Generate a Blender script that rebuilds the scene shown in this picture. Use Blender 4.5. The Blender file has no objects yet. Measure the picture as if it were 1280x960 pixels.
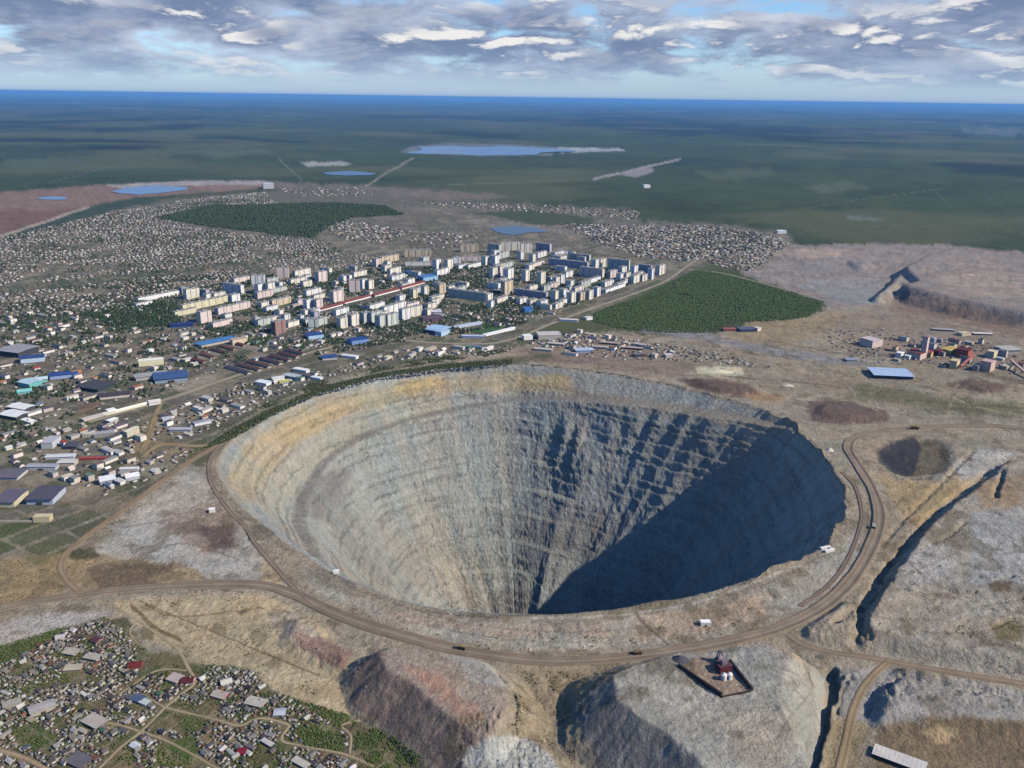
import bpy, math, random
import numpy as np

# ------------------------------------------------------------------ camera, world, sun, exposure
SC = bpy.context.scene
COL = SC.collection
F, CAMH, PITCH, ROLL = 1100.0, 600.0, math.radians(18.03), math.atan(18 / 1280)
FW = np.array([0, math.cos(PITCH), -math.sin(PITCH)])
U0 = np.array([0, math.sin(PITCH), math.cos(PITCH)])
R0 = np.array([1.0, 0, 0])
RT = R0 * math.cos(ROLL) + U0 * math.sin(ROLL)
UP = -R0 * math.sin(ROLL) + U0 * math.cos(ROLL)
CAM = np.array([0, 0, CAMH])

cd = bpy.data.cameras.new('camera')
cam = bpy.data.objects.new('camera', cd); COL.objects.link(cam)
cd.sensor_width = 36.0; cd.lens = 36.0 * F / 1280
cd.clip_start = 5.0; cd.clip_end = 900000.0
from mathutils import Matrix
cam.matrix_world = Matrix(((RT[0], UP[0], -FW[0], 0), (RT[1], UP[1], -FW[1], 0), (RT[2], UP[2], -FW[2], CAMH), (0, 0, 0, 1)))
SC.camera = cam

SUN_AZ, SUN_EL = math.radians(-18), math.radians(36.8)      # azimuth from +x (right), towards the viewer
SUND = np.array([math.cos(SUN_EL) * math.cos(SUN_AZ), math.cos(SUN_EL) * math.sin(SUN_AZ), math.sin(SUN_EL)])
sl = bpy.data.lights.new('sun', 'SUN'); sl.energy = 4.8; sl.angle = math.radians(0.53); sl.color = (1.0, 0.91, 0.77)
so = bpy.data.objects.new('sun', sl); COL.objects.link(so); so.location = (2000, 0, 3000)
from mathutils import Vector
so.rotation_euler = Vector(SUND).to_track_quat('Z', 'Y').to_euler()

W = bpy.data.worlds.new('World'); SC.world = W; W.use_nodes = True
def world_nodes():
    nt = W.node_tree; nt.nodes.clear(); N = nt.nodes.new; L = nt.links.new
    def m(op, a, b=None, c=None, clamp=False):
        n = N('ShaderNodeMath'); n.operation = op; n.use_clamp = clamp
        for i, v in enumerate((a, b, c)):
            if v is None: continue
            if isinstance(v, (int, float)): n.inputs[i].default_value = v
            else: L(v, n.inputs[i])
        return n.outputs[0]
    def ramp(x, lo, hi):
        n = N('ShaderNodeMapRange'); n.interpolation_type = 'SMOOTHSTEP'
        n.inputs['From Min'].default_value = lo; n.inputs['From Max'].default_value = hi
        L(x, n.inputs['Value']); return n.outputs[0]
    sky = N('ShaderNodeTexSky'); sky.sky_type = 'NISHITA'; sky.sun_disc = False
    sky.sun_elevation = SUN_EL; sky.sun_rotation = math.atan2(SUND[0], SUND[1]); sky.altitude = 600
    sky.air_density = 1.0; sky.dust_density = 0.0; sky.ozone_density = 9.0
    bg = N('ShaderNodeBackground'); bg.inputs['Strength'].default_value = 0.15
    L(sky.outputs[0], bg.inputs['Color'])
    tc = N('ShaderNodeTexCoord'); sx = N('ShaderNodeSeparateXYZ'); L(tc.outputs['Generated'], sx.inputs[0])
    z = m('MAXIMUM', sx.outputs[2], 0.0)
    def layer(dz, scale, stretch, off, det=10.0, rough=0.60):
        # a flat deck of cloud seen in perspective: direction projected on a plane overhead
        zz = m('ADD', m('ADD', z, dz), 0.23)
        cx = N('ShaderNodeCombineXYZ')
        L(m('DIVIDE', sx.outputs[0], zz), cx.inputs[0]); L(m('MULTIPLY', m('DIVIDE', sx.outputs[1], zz), stretch), cx.inputs[1])
        cx.inputs[2].default_value = off
        n = N('ShaderNodeTexNoise'); n.inputs['Scale'].default_value = scale; n.inputs['Detail'].default_value = det
        n.inputs['Roughness'].default_value = rough; n.inputs['Distortion'].default_value = 0.25
        L(cx.outputs[0], n.inputs['Vector']); return n.outputs['Fac']
    a = layer(0.0, 3.4, 0.9, 3.7, 8.0, 0.58); b = layer(0.008, 3.4, 0.9, 3.7, 8.0, 0.58)      # b: the same deck sampled a little higher
    big = layer(0.0, 0.85, 0.9, 7.6, 3.0, 0.5); tone = layer(0.0, 1.7, 1.1, 12.4, 6.0, 0.55); few = layer(0.0, 2.2, 0.9, 21.7, 2.0, 0.5)
    cover = m('ADD', m('MULTIPLY', a, 0.75), m('MULTIPLY', m('SUBTRACT', big, 0.30), 0.75))
    cover = m('SUBTRACT', cover, m('MULTIPLY', ramp(sx.outputs[2], 0.12, 0.45), 0.32))      # cloud cover thinned overhead, out of view, for bluer fill; closes towards the horizon
    dens = ramp(cover, 0.40, 0.53)
    lit = m('MULTIPLY', ramp(m('SUBTRACT', a, b), 0.0, 0.095), m('MULTIPLY_ADD', ramp(few, 0.42, 0.58), 0.8, 0.2))
    thick = ramp(m('ADD', m('MULTIPLY', tone, 0.5), m('MULTIPLY', a, 0.5)), 0.38, 0.60)
    mixc = N('ShaderNodeMix'); mixc.data_type = 'RGBA'
    shade = N('ShaderNodeMix'); shade.data_type = 'RGBA'
    L(thick, shade.inputs['Factor']); shade.inputs[6].default_value = (0.47, 0.54, 0.68, 1); shade.inputs[7].default_value = (0.165, 0.225, 0.37, 1)
    L(lit, mixc.inputs['Factor']); L(shade.outputs[2], mixc.inputs[6]); mixc.inputs[7].default_value = (0.80, 0.79, 0.78, 1)
    bc = N('ShaderNodeBackground'); L(mixc.outputs[2], bc.inputs['Color']); bc.inputs['Strength'].default_value = 1.1
    mx = N('ShaderNodeMixShader'); L(m('MULTIPLY', dens, ramp(sx.outputs[2], 0.004, 0.03)), mx.inputs[0]); L(bg.outputs[0], mx.inputs[1]); L(bc.outputs[0], mx.inputs[2])
    veil = N('ShaderNodeBackground'); veil.inputs['Color'].default_value = (0.36, 0.49, 0.68, 1)      # far haze along the horizon
    mv = N('ShaderNodeMixShader'); vf = N('ShaderNodeMapRange'); vf.inputs['From Min'].default_value = 0.0; vf.inputs['From Max'].default_value = 0.055; vf.inputs['To Min'].default_value = 0.85; vf.inputs['To Max'].default_value = 0.0
    L(sx.outputs[2], vf.inputs['Value']); L(vf.outputs[0], mv.inputs[0]); L(mx.outputs[0], mv.inputs[1]); L(veil.outputs[0], mv.inputs[2])
    out = N('ShaderNodeOutputWorld'); L(mv.outputs[0], out.inputs['Surface'])
world_nodes()
SC.view_settings.view_transform = 'Standard'; SC.view_settings.look = 'None'
SC.view_settings.gamma = 1.0; SC.view_settings.use_curve_mapping = False
SC.view_settings.exposure = 0.0
SC.cycles.max_bounces = 5; SC.cycles.diffuse_bounces = 0; SC.cycles.glossy_bounces = 2; SC.cycles.volume_bounces = 1
SC.cycles.use_denoising = True

# ------------------------------------------------------------------ pixel <-> place
def ray(px, py):
    px, py = np.asarray(px, float), np.asarray(py, float)
    return FW * F + np.multiply.outer(px - 640, RT) - np.multiply.outer(py - 480, UP)
def ground_at(px, py, z=0.0):
    """the point of the plain (height z) seen at a pixel of the photograph"""
    d = ray(px, py); t = (z - CAMH) / d[..., 2]
    return CAM + d * t[..., None] if d.ndim > 1 else CAM + d * t
def to_px(P):
    v = np.asarray(P, float) - CAM
    d = np.maximum(v @ FW, 1.0)
    return 640 + F * (v @ RT) / d, 480 - F * (v @ UP) / d
def W2(pts, z=0.0):
    p = np.array(pts, float); return ground_at(p[:, 0], p[:, 1], z)[:, :2]

# ------------------------------------------------------------------ numeric helpers
def _hash(ix, iy, seed):
    h = (ix.astype(np.int64) * 374761393 + iy.astype(np.int64) * 668265263 + seed * 974711 + 1013904223) & 0xFFFFFFFF
    h = ((h ^ (h >> 13)) * 1274126177) & 0xFFFFFFFF
    h = ((h ^ (h >> 16)) * 2246822519) & 0xFFFFFFFF
    return ((h ^ (h >> 15)) & 0xFFFFFF) / float(0xFFFFFF)
def vnoise(x, y, seed=0):
    ix, iy = np.floor(x), np.floor(y); fx, fy = x - ix, y - iy
    fx = fx * fx * (3 - 2 * fx); fy = fy * fy * (3 - 2 * fy)
    a, b = _hash(ix, iy, seed), _hash(ix + 1, iy, seed); c, d = _hash(ix, iy + 1, seed), _hash(ix + 1, iy + 1, seed)
    return (a + (b - a) * fx) * (1 - fy) + (c + (d - c) * fx) * fy
def fbm(x, y, seed=0, octs=4, gain=0.5):
    s = np.zeros_like(x, dtype=float); amp = 1.0; tot = 0.0
    for o in range(octs):
        s += amp * (vnoise(x, y, seed + 17 * o) * 2 - 1); tot += amp; amp *= gain; x = x * 2.03 + 11.3; y = y * 2.03 - 7.7
    return s / tot
def ridged(x, y, seed=0, octs=3):
    s = np.zeros_like(x, dtype=float); amp = 1.0; tot = 0.0
    for o in range(octs):
        s += amp * (1 - np.abs(vnoise(x, y, seed + 31 * o) * 2 - 1)); tot += amp; amp *= 0.5; x = x * 2.1 + 3.1; y = y * 2.1 + 5.9
    return s / tot
def sstep(x, a, b):
    t = np.clip((x - a) / (b - a), 0, 1); return t * t * (3 - 2 * t)
def inside(px, py, poly):
    poly = np.asarray(poly, float); n = len(poly); r = np.zeros(px.shape, bool); j = n - 1
    for i in range(n):
        xi, yi = poly[i]; xj, yj = poly[j]
        if yi != yj:
            c = ((yi > py) != (yj > py)) & (px < (xj - xi) * (py - yi) / (yj - yi) + xi); r ^= c
        j = i
    return r
def seg_dist(px, py, pts, closed=False, along=False):
    pts = np.asarray(pts, float); best = np.full(px.shape, 1e12); n = len(pts); pos = np.zeros(px.shape); run = 0.0
    for i in range(n if closed else n - 1):
        a, b = pts[i], pts[(i + 1) % n]; ab = b - a; L2 = max(ab @ ab, 1e-9)
        t = np.clip(((px - a[0]) * ab[0] + (py - a[1]) * ab[1]) / L2, 0, 1)
        d = (px - a[0] - t * ab[0]) ** 2 + (py - a[1] - t * ab[1]) ** 2
        if along: pos = np.where(d < best, run + t * math.sqrt(L2), pos); run += math.sqrt(L2)
        best = np.minimum(best, d)
    return (np.sqrt(best), pos) if along else np.sqrt(best)
def smooth_line(pts, step):
    """resample a polyline with a Catmull-Rom curve"""
    p = np.asarray(pts, float); out = []
    for i in range(len(p) - 1):
        p0 = p[i - 1] if i else 2 * p[0] - p[1]; p1, p2 = p[i], p[i + 1]; p3 = p[i + 2] if i + 2 < len(p) else 2 * p[-1] - p[-2]
        n = max(2, int(np.linalg.norm(p2 - p1) / step)); t = np.linspace(0, 1, n, endpoint=False)[:, None]
        out.append(0.5 * (2 * p1 + (p2 - p0) * t + (2 * p0 - 5 * p1 + 4 * p2 - p3) * t * t + (3 * p1 - p0 - 3 * p2 + p3) * t ** 3))
    out.append(p[-1:]); return np.vstack(out)
def lin(c):
    c = np.asarray(c, float) / 255.0
    return np.where(c <= 0.04045, c / 12.92, ((c + 0.055) / 1.055) ** 2.4)

def mesh_from(name, V, faces, colors=None, smooth=True):
    """faces: list of int arrays (n,3) or (n,4)"""
    me = bpy.data.meshes.new(name); V = np.asarray(V, np.float32)
    me.vertices.add(len(V)); me.vertices.foreach_set('co', V.ravel())
    faces = [np.asarray(f, np.int32) for f in faces if len(f)]
    loops = np.concatenate([f.ravel() for f in faces]); sizes = np.concatenate([np.full(len(f), f.shape[1], np.int32) for f in faces])
    starts = np.concatenate([[0], np.cumsum(sizes)[:-1]]).astype(np.int32)
    me.loops.add(len(loops)); me.loops.foreach_set('vertex_index', loops.astype(np.int32))
    me.polygons.add(len(sizes)); me.polygons.foreach_set('loop_start', starts); me.polygons.foreach_set('loop_total', sizes)
    if smooth: me.polygons.foreach_set('use_smooth', np.ones(len(sizes), bool))
    if colors is not None:
        ca = me.color_attributes.new('tint', 'FLOAT_COLOR', 'POINT')
        c4 = np.ones((len(V), 4), np.float32); c4[:, :3] = colors; ca.data.foreach_set('color', c4.ravel())
    me.update(calc_edges=True)
    return me
def link(name, me, mat=None, parent=None, **props):
    o = bpy.data.objects.new(name, me); COL.objects.link(o)
    if mat is not None and len(me.materials) == 0: me.materials.append(mat)
    if parent is not None: o.parent = parent
    for k, v in props.items(): o[k] = v
    return o

# ------------------------------------------------------------------ materials
class NT:
    def __init__(s, name):
        s.m = bpy.data.materials.new(name); s.m.use_nodes = True; s.t = s.m.node_tree; s.t.nodes.clear()
        s.b = s.t.nodes.new('ShaderNodeBsdfPrincipled'); o = s.t.nodes.new('ShaderNodeOutputMaterial'); s.o = o
        s.t.links.new(s.b.outputs[0], o.inputs['Surface']); s.b.inputs['Specular IOR Level'].default_value = 0.15
    def n(s, kind, **inp):
        n = s.t.nodes.new(kind)
        for k, v in inp.items(): s.set(n, k, v)
        return n
    def set(s, n, k, v):
        i = n.inputs[k]
        if hasattr(v, 'is_output'): s.t.links.new(v, i)
        else: i.default_value = v
    def math(s, op, a, b=0.0, c=0.0):
        n = s.t.nodes.new('ShaderNodeMath'); n.operation = op
        for i, v in enumerate((a, b, c)): s.set(n, i, v)
        return n.outputs[0]
    def noise(s, vec, scale, detail=4.0, rough=0.55):
        n = s.n('ShaderNodeTexNoise', Scale=scale, Detail=detail, Roughness=rough); s.t.links.new(vec, n.inputs['Vector']); return n.outputs['Fac']
    def pos(s):
        return s.n('ShaderNodeNewGeometry').outputs['Position']
    def scale_color(s, col, fac):
        n = s.t.nodes.new('ShaderNodeVectorMath'); n.operation = 'SCALE'; s.t.links.new(col, n.inputs[0]); s.set(n, 'Scale', fac); return n.outputs[0]
    def bump(s, h, dist, strength=1.0):
        b = s.n('ShaderNodeBump', Strength=strength, Distance=dist, Height=h); s.t.links.new(b.outputs[0], s.b.inputs['Normal'])
def tinted_ground(name, scales, amps, bump_scale, bump_dist, rough=0.95):
    k = NT(name); p = k.pos()
    col = k.n('ShaderNodeAttribute'); col.attribute_name = 'tint'
    f = None
    for sc, am in zip(scales, amps):
        t = k.math('MULTIPLY_ADD', k.math('SUBTRACT', k.noise(p, sc, 3.0, 0.6), 0.5), am, 1.0)
        f = t if f is None else k.math('MULTIPLY', f, t)
    k.t.links.new(k.scale_color(col.outputs['Color'], f), k.b.inputs['Base Color'])
    k.b.inputs['Roughness'].default_value = rough
    k.bump(k.noise(p, bump_scale, 5.0, 0.65), bump_dist)
    return k.m
M_GROUND = tinted_ground('ground_soil', (0.35, 0.07, 0.012), (1.1, 0.8, 0.45), 0.16, 3.6)
M_ROCK = tinted_ground('pit_rock', (0.30, 0.06), (0.9, 0.6), 0.12, 6.0)
M_ROAD = tinted_ground('road_dirt', (0.5, 0.1), (0.5, 0.35), 0.4, 0.5)
def flat_mat(name, rgb, rough=0.8, spec=0.2):
    k = NT(name); k.b.inputs['Base Color'].default_value = (*lin(rgb), 1); k.b.inputs['Roughness'].default_value = rough
    k.b.inputs['Specular IOR Level'].default_value = spec; return k.m
def water_mat(name, rgb):
    k = NT(name); k.b.inputs['Base Color'].default_value = (*lin(rgb), 1); k.b.inputs['Roughness'].default_value = 0.25
    k.b.inputs['Specular IOR Level'].default_value = 0.4; return k.m

# ------------------------------------------------------------------ the pit outline
RIM_PX = [(270, 590), (276, 565), (299, 538), (345, 511), (400, 487), (480, 467), (560, 457), (640, 454), (720, 460), (800, 473), (880, 490),
          (940, 506), (987, 530), (1015, 555), (1045, 590), (1057, 635), (1040, 672), (1005, 698), (960, 716), (870, 745), (800, 757), (740, 764),
          (660, 768), (600, 768), (540, 762), (484, 746), (428, 721), (382, 694), (338, 662), (303, 634), (281, 610)]
RIM = W2(RIM_PX)
PITC = np.array([(RIM[:, 0].min() + RIM[:, 0].max()) / 2, (RIM[:, 1].min() + RIM[:, 1].max()) / 2])
_a = np.arctan2(RIM[:, 1] - PITC[1], RIM[:, 0] - PITC[0]); _r = np.hypot(RIM[:, 0] - PITC[0], RIM[:, 1] - PITC[1]); _o = np.argsort(_a)
_a, _r = _a[_o], _r[_o]; _a = np.concatenate([_a - 2 * np.pi, _a, _a + 2 * np.pi]); _r = np.tile(_r, 3)
def rim_radius(th):
    """distance from the pit's middle to its crest in direction th (smoothed)"""
    s = 0
    for k, w in ((-0.05, 1), (-0.025, 2), (0, 3), (0.025, 2), (0.05, 1)): s = s + w * np.interp((th + k + np.pi) % (2 * np.pi) - np.pi, _a, _r)
    return s / 9 + 4.0 * fbm(th * 9, th * 0 + 2.2, 5, 3) + 9.0 * fbm(th * 15, th * 0 + 7.2, 6, 3) * sstep(np.cos(th + 0.25), 0.25, 0.7)

# ------------------------------------------------------------------ waste heaps: flat tops with loose slopes
# (outline of the top in photo pixels, height m, slope tangent)
HEAPS = [
    dict(top=[(474, 815), (490, 809), (540, 812), (600, 826), (622, 850), (634, 878), (622, 906), (604, 922), (575, 906), (548, 880), (512, 850), (484, 838)], h=32, s=0.72),
    dict(top=[(768, 842), (830, 818), (900, 806), (960, 808), (1000, 820), (1030, 848), (1022, 900), (1005, 975), (960, 1060), (905, 985), (862, 940), (815, 905), (770, 872)], h=42, s=0.74),
    dict(top=[(578, 938), (615, 922), (655, 922), (690, 945), (712, 985), (640, 1040), (575, 980)], h=16, s=0.75),
    dict(top=[(1262, 575), (1238, 598), (1200, 625), (1165, 655), (1140, 690), (1108, 735), (1090, 765), (1082, 800), (1100, 822), (1180, 838), (1300, 855), (1500, 860), (1500, 570)], h=16, s=1.3),
    dict(top=[(1060, 842), (1080, 838), (1078, 850), (1062, 880), (1052, 905), (1046, 880)], h=12, s=0.9),
    dict(top=[(1100, 858), (1130, 850), (1200, 862), (1290, 880), (1420, 900), (1420, 915), (1280, 900), (1180, 893), (1110, 885)], h=16, s=0.7),
    dict(top=[(1032, 505), (1070, 502), (1096, 513), (1060, 519), (1030, 513)], h=10, s=0.5),
    dict(top=[(868, 473), (900, 475), (945, 485), (900, 484)], h=9, s=0.45),
    dict(top=[(1132, 334), (1150, 350), (1130, 356), (1165, 366), (1220, 378), (1280, 390), (1400, 400), (1600, 380), (1500, 322), (1270, 312), (1200, 308), (1160, 318)], h=40, s=1.1),
    dict(top=[(1116, 350), (1150, 364), (1136, 370), (1190, 384), (1280, 400), (1420, 414), (1600, 390), (1500, 330), (1270, 318), (1200, 314), (1150, 325)], h=21, s=1.1),
    dict(top=[(1128, 342), (1108, 360), (1098, 368), (1106, 366), (1124, 352)], h=24, s=1.2),
    dict(top=[(372, 775), (395, 778), (410, 800), (440, 815), (430, 822), (385, 806), (365, 795)], h=9, s=0.5),
    dict(top=[(985, 318), (1040, 316), (1060, 326), (1010, 330)], h=6, s=0.2),
    dict(top=[(1060, 326), (1075, 322), (1090, 330), (1075, 334)], h=11, s=0.6),
    dict(top=[(1008, 802), (1020, 780), (1060, 752), (1075, 765), (1060, 800), (1030, 812)], h=8, s=0.6),
    dict(top=[(1205, 476), (1230, 472), (1260, 482), (1230, 488)], h=5, s=0.4),
]
for hp in HEAPS:
    hp['w'] = W2(hp['top'], hp['h']); g = hp['h'] / hp['s'] + 30
    hp['bb'] = (hp['w'][:, 0].min() - g, hp['w'][:, 0].max() + g, hp['w'][:, 1].min() - g, hp['w'][:, 1].max() + g)
# cuttings: (centre line in pixels, width m, depth m)
CUTS = [
    ([(1236, 588), (1205, 612), (1170, 640), (1140, 672), (1115, 702), (1092, 732), (1080, 752), (1074, 780), (1082, 806)], 6, 5),
    ([(1040, 838), (1036, 870), (1026, 905), (1016, 940), (1006, 985)], 8, 12),
    ([(1215, 565), (1180, 600), (1120, 660), (1075, 712), (1035, 752), (1008, 778)], 5, 3),
    ([(640, 925), (645, 900), (622, 868)], 4, 3),
    ([(1215, 730), (1235, 738), (1262, 732)], 3, 4), ([(1178, 747), (1200, 755), (1216, 752)], 2.5, 3), ([(1225, 769), (1250, 765), (1276, 760)], 2.5, 3), ([(1232, 652), (1262, 656), (1292, 652)], 3, 5), ([(1112, 700), (1100, 720), (1113, 736)], 4, 7), ([(1044, 784), (1064, 772), (1080, 776)], 3.5, 6),
    ([(1075, 860), (1063, 848), (1054, 866), (1050, 892)], 4, 7), ([(1104, 848), (1087, 868), (1083, 892)], 4, 7), ([(1120, 852), (1108, 868), (1112, 884)], 3, 5), ([(1160, 690), (1185, 682), (1205, 664)], 2.5, 3), ([(1236, 800), (1262, 790), (1290, 792)], 3, 3),
    ([(1252, 598), (1247, 615), (1241, 632)], 5, 6),
    ([(1115, 727), (1100, 745), (1078, 760), (1062, 768), (1040, 785)], 4, 4),
    ([(1052, 848), (1046, 870), (1048, 900)], 4, 5),
]
CUTS = [(smooth_line(W2(c), 8.0), w, d) for c, w, d in CUTS]
ROAD_HAUL = [(-120, 792), (0, 762), (60, 750), (150, 738), (240, 731), (320, 731), (365, 742), (420, 768), (480, 789), (560, 810), (640, 823), (700, 827), (770, 823), (850, 813), (920, 800), (980, 783), (1030, 757), (1066, 722), (1090, 680), (1099, 645), (1090, 612), (1072, 582), (1060, 562), (1068, 548), (1100, 540), (1160, 534), (1230, 532), (1290, 538), (1400, 560)]
ROAD_EAST = [(985, 793), (1003, 806), (1040, 816), (1090, 823), (1150, 834), (1220, 846), (1290, 857), (1400, 875)]
ROAD_GULLY = [(1112, 826), (1094, 842), (1078, 862), (1066, 890), (1058, 925), (1046, 975)]
ROAD_LINES = [smooth_line(W2(p), 12.0) for p in (ROAD_HAUL, ROAD_EAST, ROAD_GULLY)]
def road_gap(x, y):
    d = np.full(x.shape, 1e6); near = (np.hypot(x, y) < 2600) & (y > 300)
    if near.any():
        X, Y = x[near], y[near]; m = np.full(X.shape, 1e6)
        for l in ROAD_LINES:
            b0, b1 = l.min(0) - 40, l.max(0) + 40; bx = (X > b0[0]) & (X < b1[0]) & (Y > b0[1]) & (Y < b1[1])
            if bx.any(): m[bx] = np.minimum(m[bx], seg_dist(X[bx], Y[bx], l))
        d[near] = m
    return d
# hollows: (rim in pixels, wall tangent, depth m)
HOLLOWS = [([(1080, 563), (1112, 552), (1142, 545), (1190, 552), (1196, 574), (1176, 602), (1136, 601), (1112, 589), (1094, 576)], 0.35, 8), ([(1040, 392), (1060, 396), (1050, 400)], .4, 3)]
HOLLOWS = [(W2(p), t, d) for p, t, d in HOLLOWS]
def height(x, y, fine=True):
    x, y = np.asarray(x, float), np.asarray(y, float); dist = np.hypot(x, y)
    z = 1.6 * fbm(x / 180, y / 180, 1, 3) * sstep(dist, 300, 900)
    z = z + sstep(dist, 5500, 12000) * 38 * fbm(x / 2600, y / 2600, 2, 4) - sstep(dist, 5500, 12000) * 10
    for k, hp in enumerate(HEAPS):
        bx = (x > hp['bb'][0]) & (x < hp['bb'][1]) & (y > hp['bb'][2]) & (y < hp['bb'][3])
        if not bx.any(): continue
        X, Y = x[bx], y[bx]
        wx = 4.5 * fbm(X / 30, Y / 30, 40 + k, 3); wy = 4.5 * fbm(X / 30, Y / 30, 60 + k, 3)
        d, arc = seg_dist(X + wx, Y + wy, hp['w'], True, True); ins = inside(X + wx, Y + wy, hp['w'])
        sd = np.where(ins, -d, d)
        hh = hp['h'] * (1 + 0.06 * fbm(X / 60, Y / 60, 80 + k, 3))
        # rills run straight down the loose slope
        hz = hh - np.maximum(sd, 0) * hp['s'] + (2.0 * (ridged(arc / 7, sd / 90, 90 + k, 3) - 0.6) + 0.5 * fbm(X / 6, Y / 6, 95 + k, 2)) * sstep(sd, 0, 6)
        hz = np.minimum(hz, hh + 0.8 * fbm(X / 14, Y / 14, 99 + k, 3))
        if hp['bb'][2] < 1500: hz = hz * sstep(road_gap(X, Y), 8, 8 + 1.5 * hp['h'])      # the roads were cut through
        z[bx] = np.maximum(z[bx], hz)
    for k, (p, tn, dp) in enumerate(HOLLOWS):
        b0, b1 = p.min(0) - 6, p.max(0) + 6; bx = (x > b0[0]) & (x < b1[0]) & (y > b0[1]) & (y < b1[1])
        if not bx.any(): continue
        X, Y = x[bx], y[bx]; X2, Y2 = X + 2.5 * fbm(X / 14, Y / 14, 170 + k, 3), Y + 2.5 * fbm(X / 14, Y / 14, 180 + k, 3); d = seg_dist(X2, Y2, p, True) * inside(X2, Y2, p)
        z[bx] -= np.minimum(d * tn, dp * (1 + 0.1 * fbm(X / 20, Y / 20, 190 + k, 2)))
    for pts, w, dp in CUTS:
        b0, b1 = pts.min(0) - 3 * w, pts.max(0) + 3 * w
        bx = (x > b0[0]) & (x < b1[0]) & (y > b0[1]) & (y < b1[1])
        if not bx.any(): continue
        X, Y = x[bx], y[bx]; d = seg_dist(X + 3 * fbm(X / 15, Y / 15, 70, 2), Y + 3 * fbm(X / 15, Y / 15, 71, 2), pts)
        z[bx] -= dp * (1 - sstep(d, w * 0.45, w * 1.1)) * sstep(road_gap(X, Y), 9, 20)      # culverts carry the roads across
    return z
# lumpy ground (tipped loads): polygons in pixels, amplitude m, size m
LUMPS = [([(850, 430), (1040, 400), (1280, 440), (1280, 530), (1010, 500), (880, 465)], 1.5, 16.0), ([(300, 650), (420, 740), (620, 780), (880, 762), (1050, 690), (1075, 700), (900, 795), (640, 815), (400, 745)], 1.3, 9.0), ([(140, 755), (330, 745), (440, 840), (340, 850), (200, 800)], 0.9, 8.0), ([(770, 850), (900, 812), (1025, 850), (1010, 960), (880, 940)], 1.0, 11.0),
         ([(575, 935), (615, 918), (655, 918), (695, 948), (715, 990), (580, 1000)], 2.6, 5.0),
         ([(1060, 850), (1110, 838), (1200, 850), (1280, 868), (1280, 905), (1180, 890), (1100, 905), (1060, 900)], 3.0, 9.0),
         ([(930, 310), (1100, 306), (1280, 318), (1280, 388), (1120, 350), (1000, 372), (940, 345)], 3.5, 22.0),
         ([(1090, 560), (1280, 560), (1280, 850), (1080, 800)], 1.6, 14.0),
         ([(640, 860), (760, 830), (720, 960), (640, 960)], 1.8, 9.0),
         ([(130, 610), (300, 590), (340, 720), (160, 720)], 1.4, 12.0),
         ([(1000, 770), (1090, 740), (1090, 830), (1010, 830)], 2.5, 9.0),
         ([(360, 770), (460, 790), (640, 830), (480, 840), (420, 850)], 2.0, 10.0)]
LUMPS = [(W2(p), a, s) for p, a, s in LUMPS]
def lumps(x, y):
    z = np.zeros_like(x)
    for k, (p, a, s) in enumerate(LUMPS):
        b = inside(x, y, p)
        if b.any(): z[b] += a * (ridged(x[b] / s, y[b] / s, 140 + k, 3) - 0.62) * 1.6 * sstep(road_gap(x[b], y[b]), 8, 22)
    return z
def height_full(x, y):
    return height(x, y) + lumps(np.asarray(x, float), np.asarray(y, float))

# ------------------------------------------------------------------ ground colours: (outline in photo pixels, colour of the soil, ragged edge in pixels)
TOWN = [(-300, 330), (0, 297), (60, 278), (120, 262), (220, 248), (330, 238), (420, 232), (480, 240), (540, 250), (620, 252), (700, 258), (790, 262), (800, 275),
        (900, 280), (980, 290), (1000, 310), (950, 338), (890, 330), (860, 340), (740, 392), (660, 412), (640, 436), (560, 444), (480, 456), (400, 476), (330, 505),
        (280, 535), (240, 565), (150, 640), (80, 690), (0, 700), (-300, 740)]
FOREST_MID = [(870, 338), (900, 342), (960, 358), (1030, 378), (1020, 390), (1000, 398), (960, 402), (930, 402), (905, 405), (880, 416), (830, 416), (770, 410), (740, 402), (745, 390), (800, 372), (840, 352)]
FOREST_NW = [(195, 272), (260, 258), (330, 256), (420, 254), (480, 258), (505, 268), (440, 272), (400, 290), (392, 298), (330, 291), (260, 283)]
FOREST_NE = [(560, 266), (660, 262), (740, 272), (742, 284), (640, 281)]
SETTLEMENT = [(-200, 850), (0, 815), (60, 792), (130, 772), (165, 790), (185, 815), (200, 832), (260, 830), (310, 835), (340, 862), (380, 880), (430, 900), (470, 930), (520, 958), (580, 1010), (560, 1100), (-300, 1100)]
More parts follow.
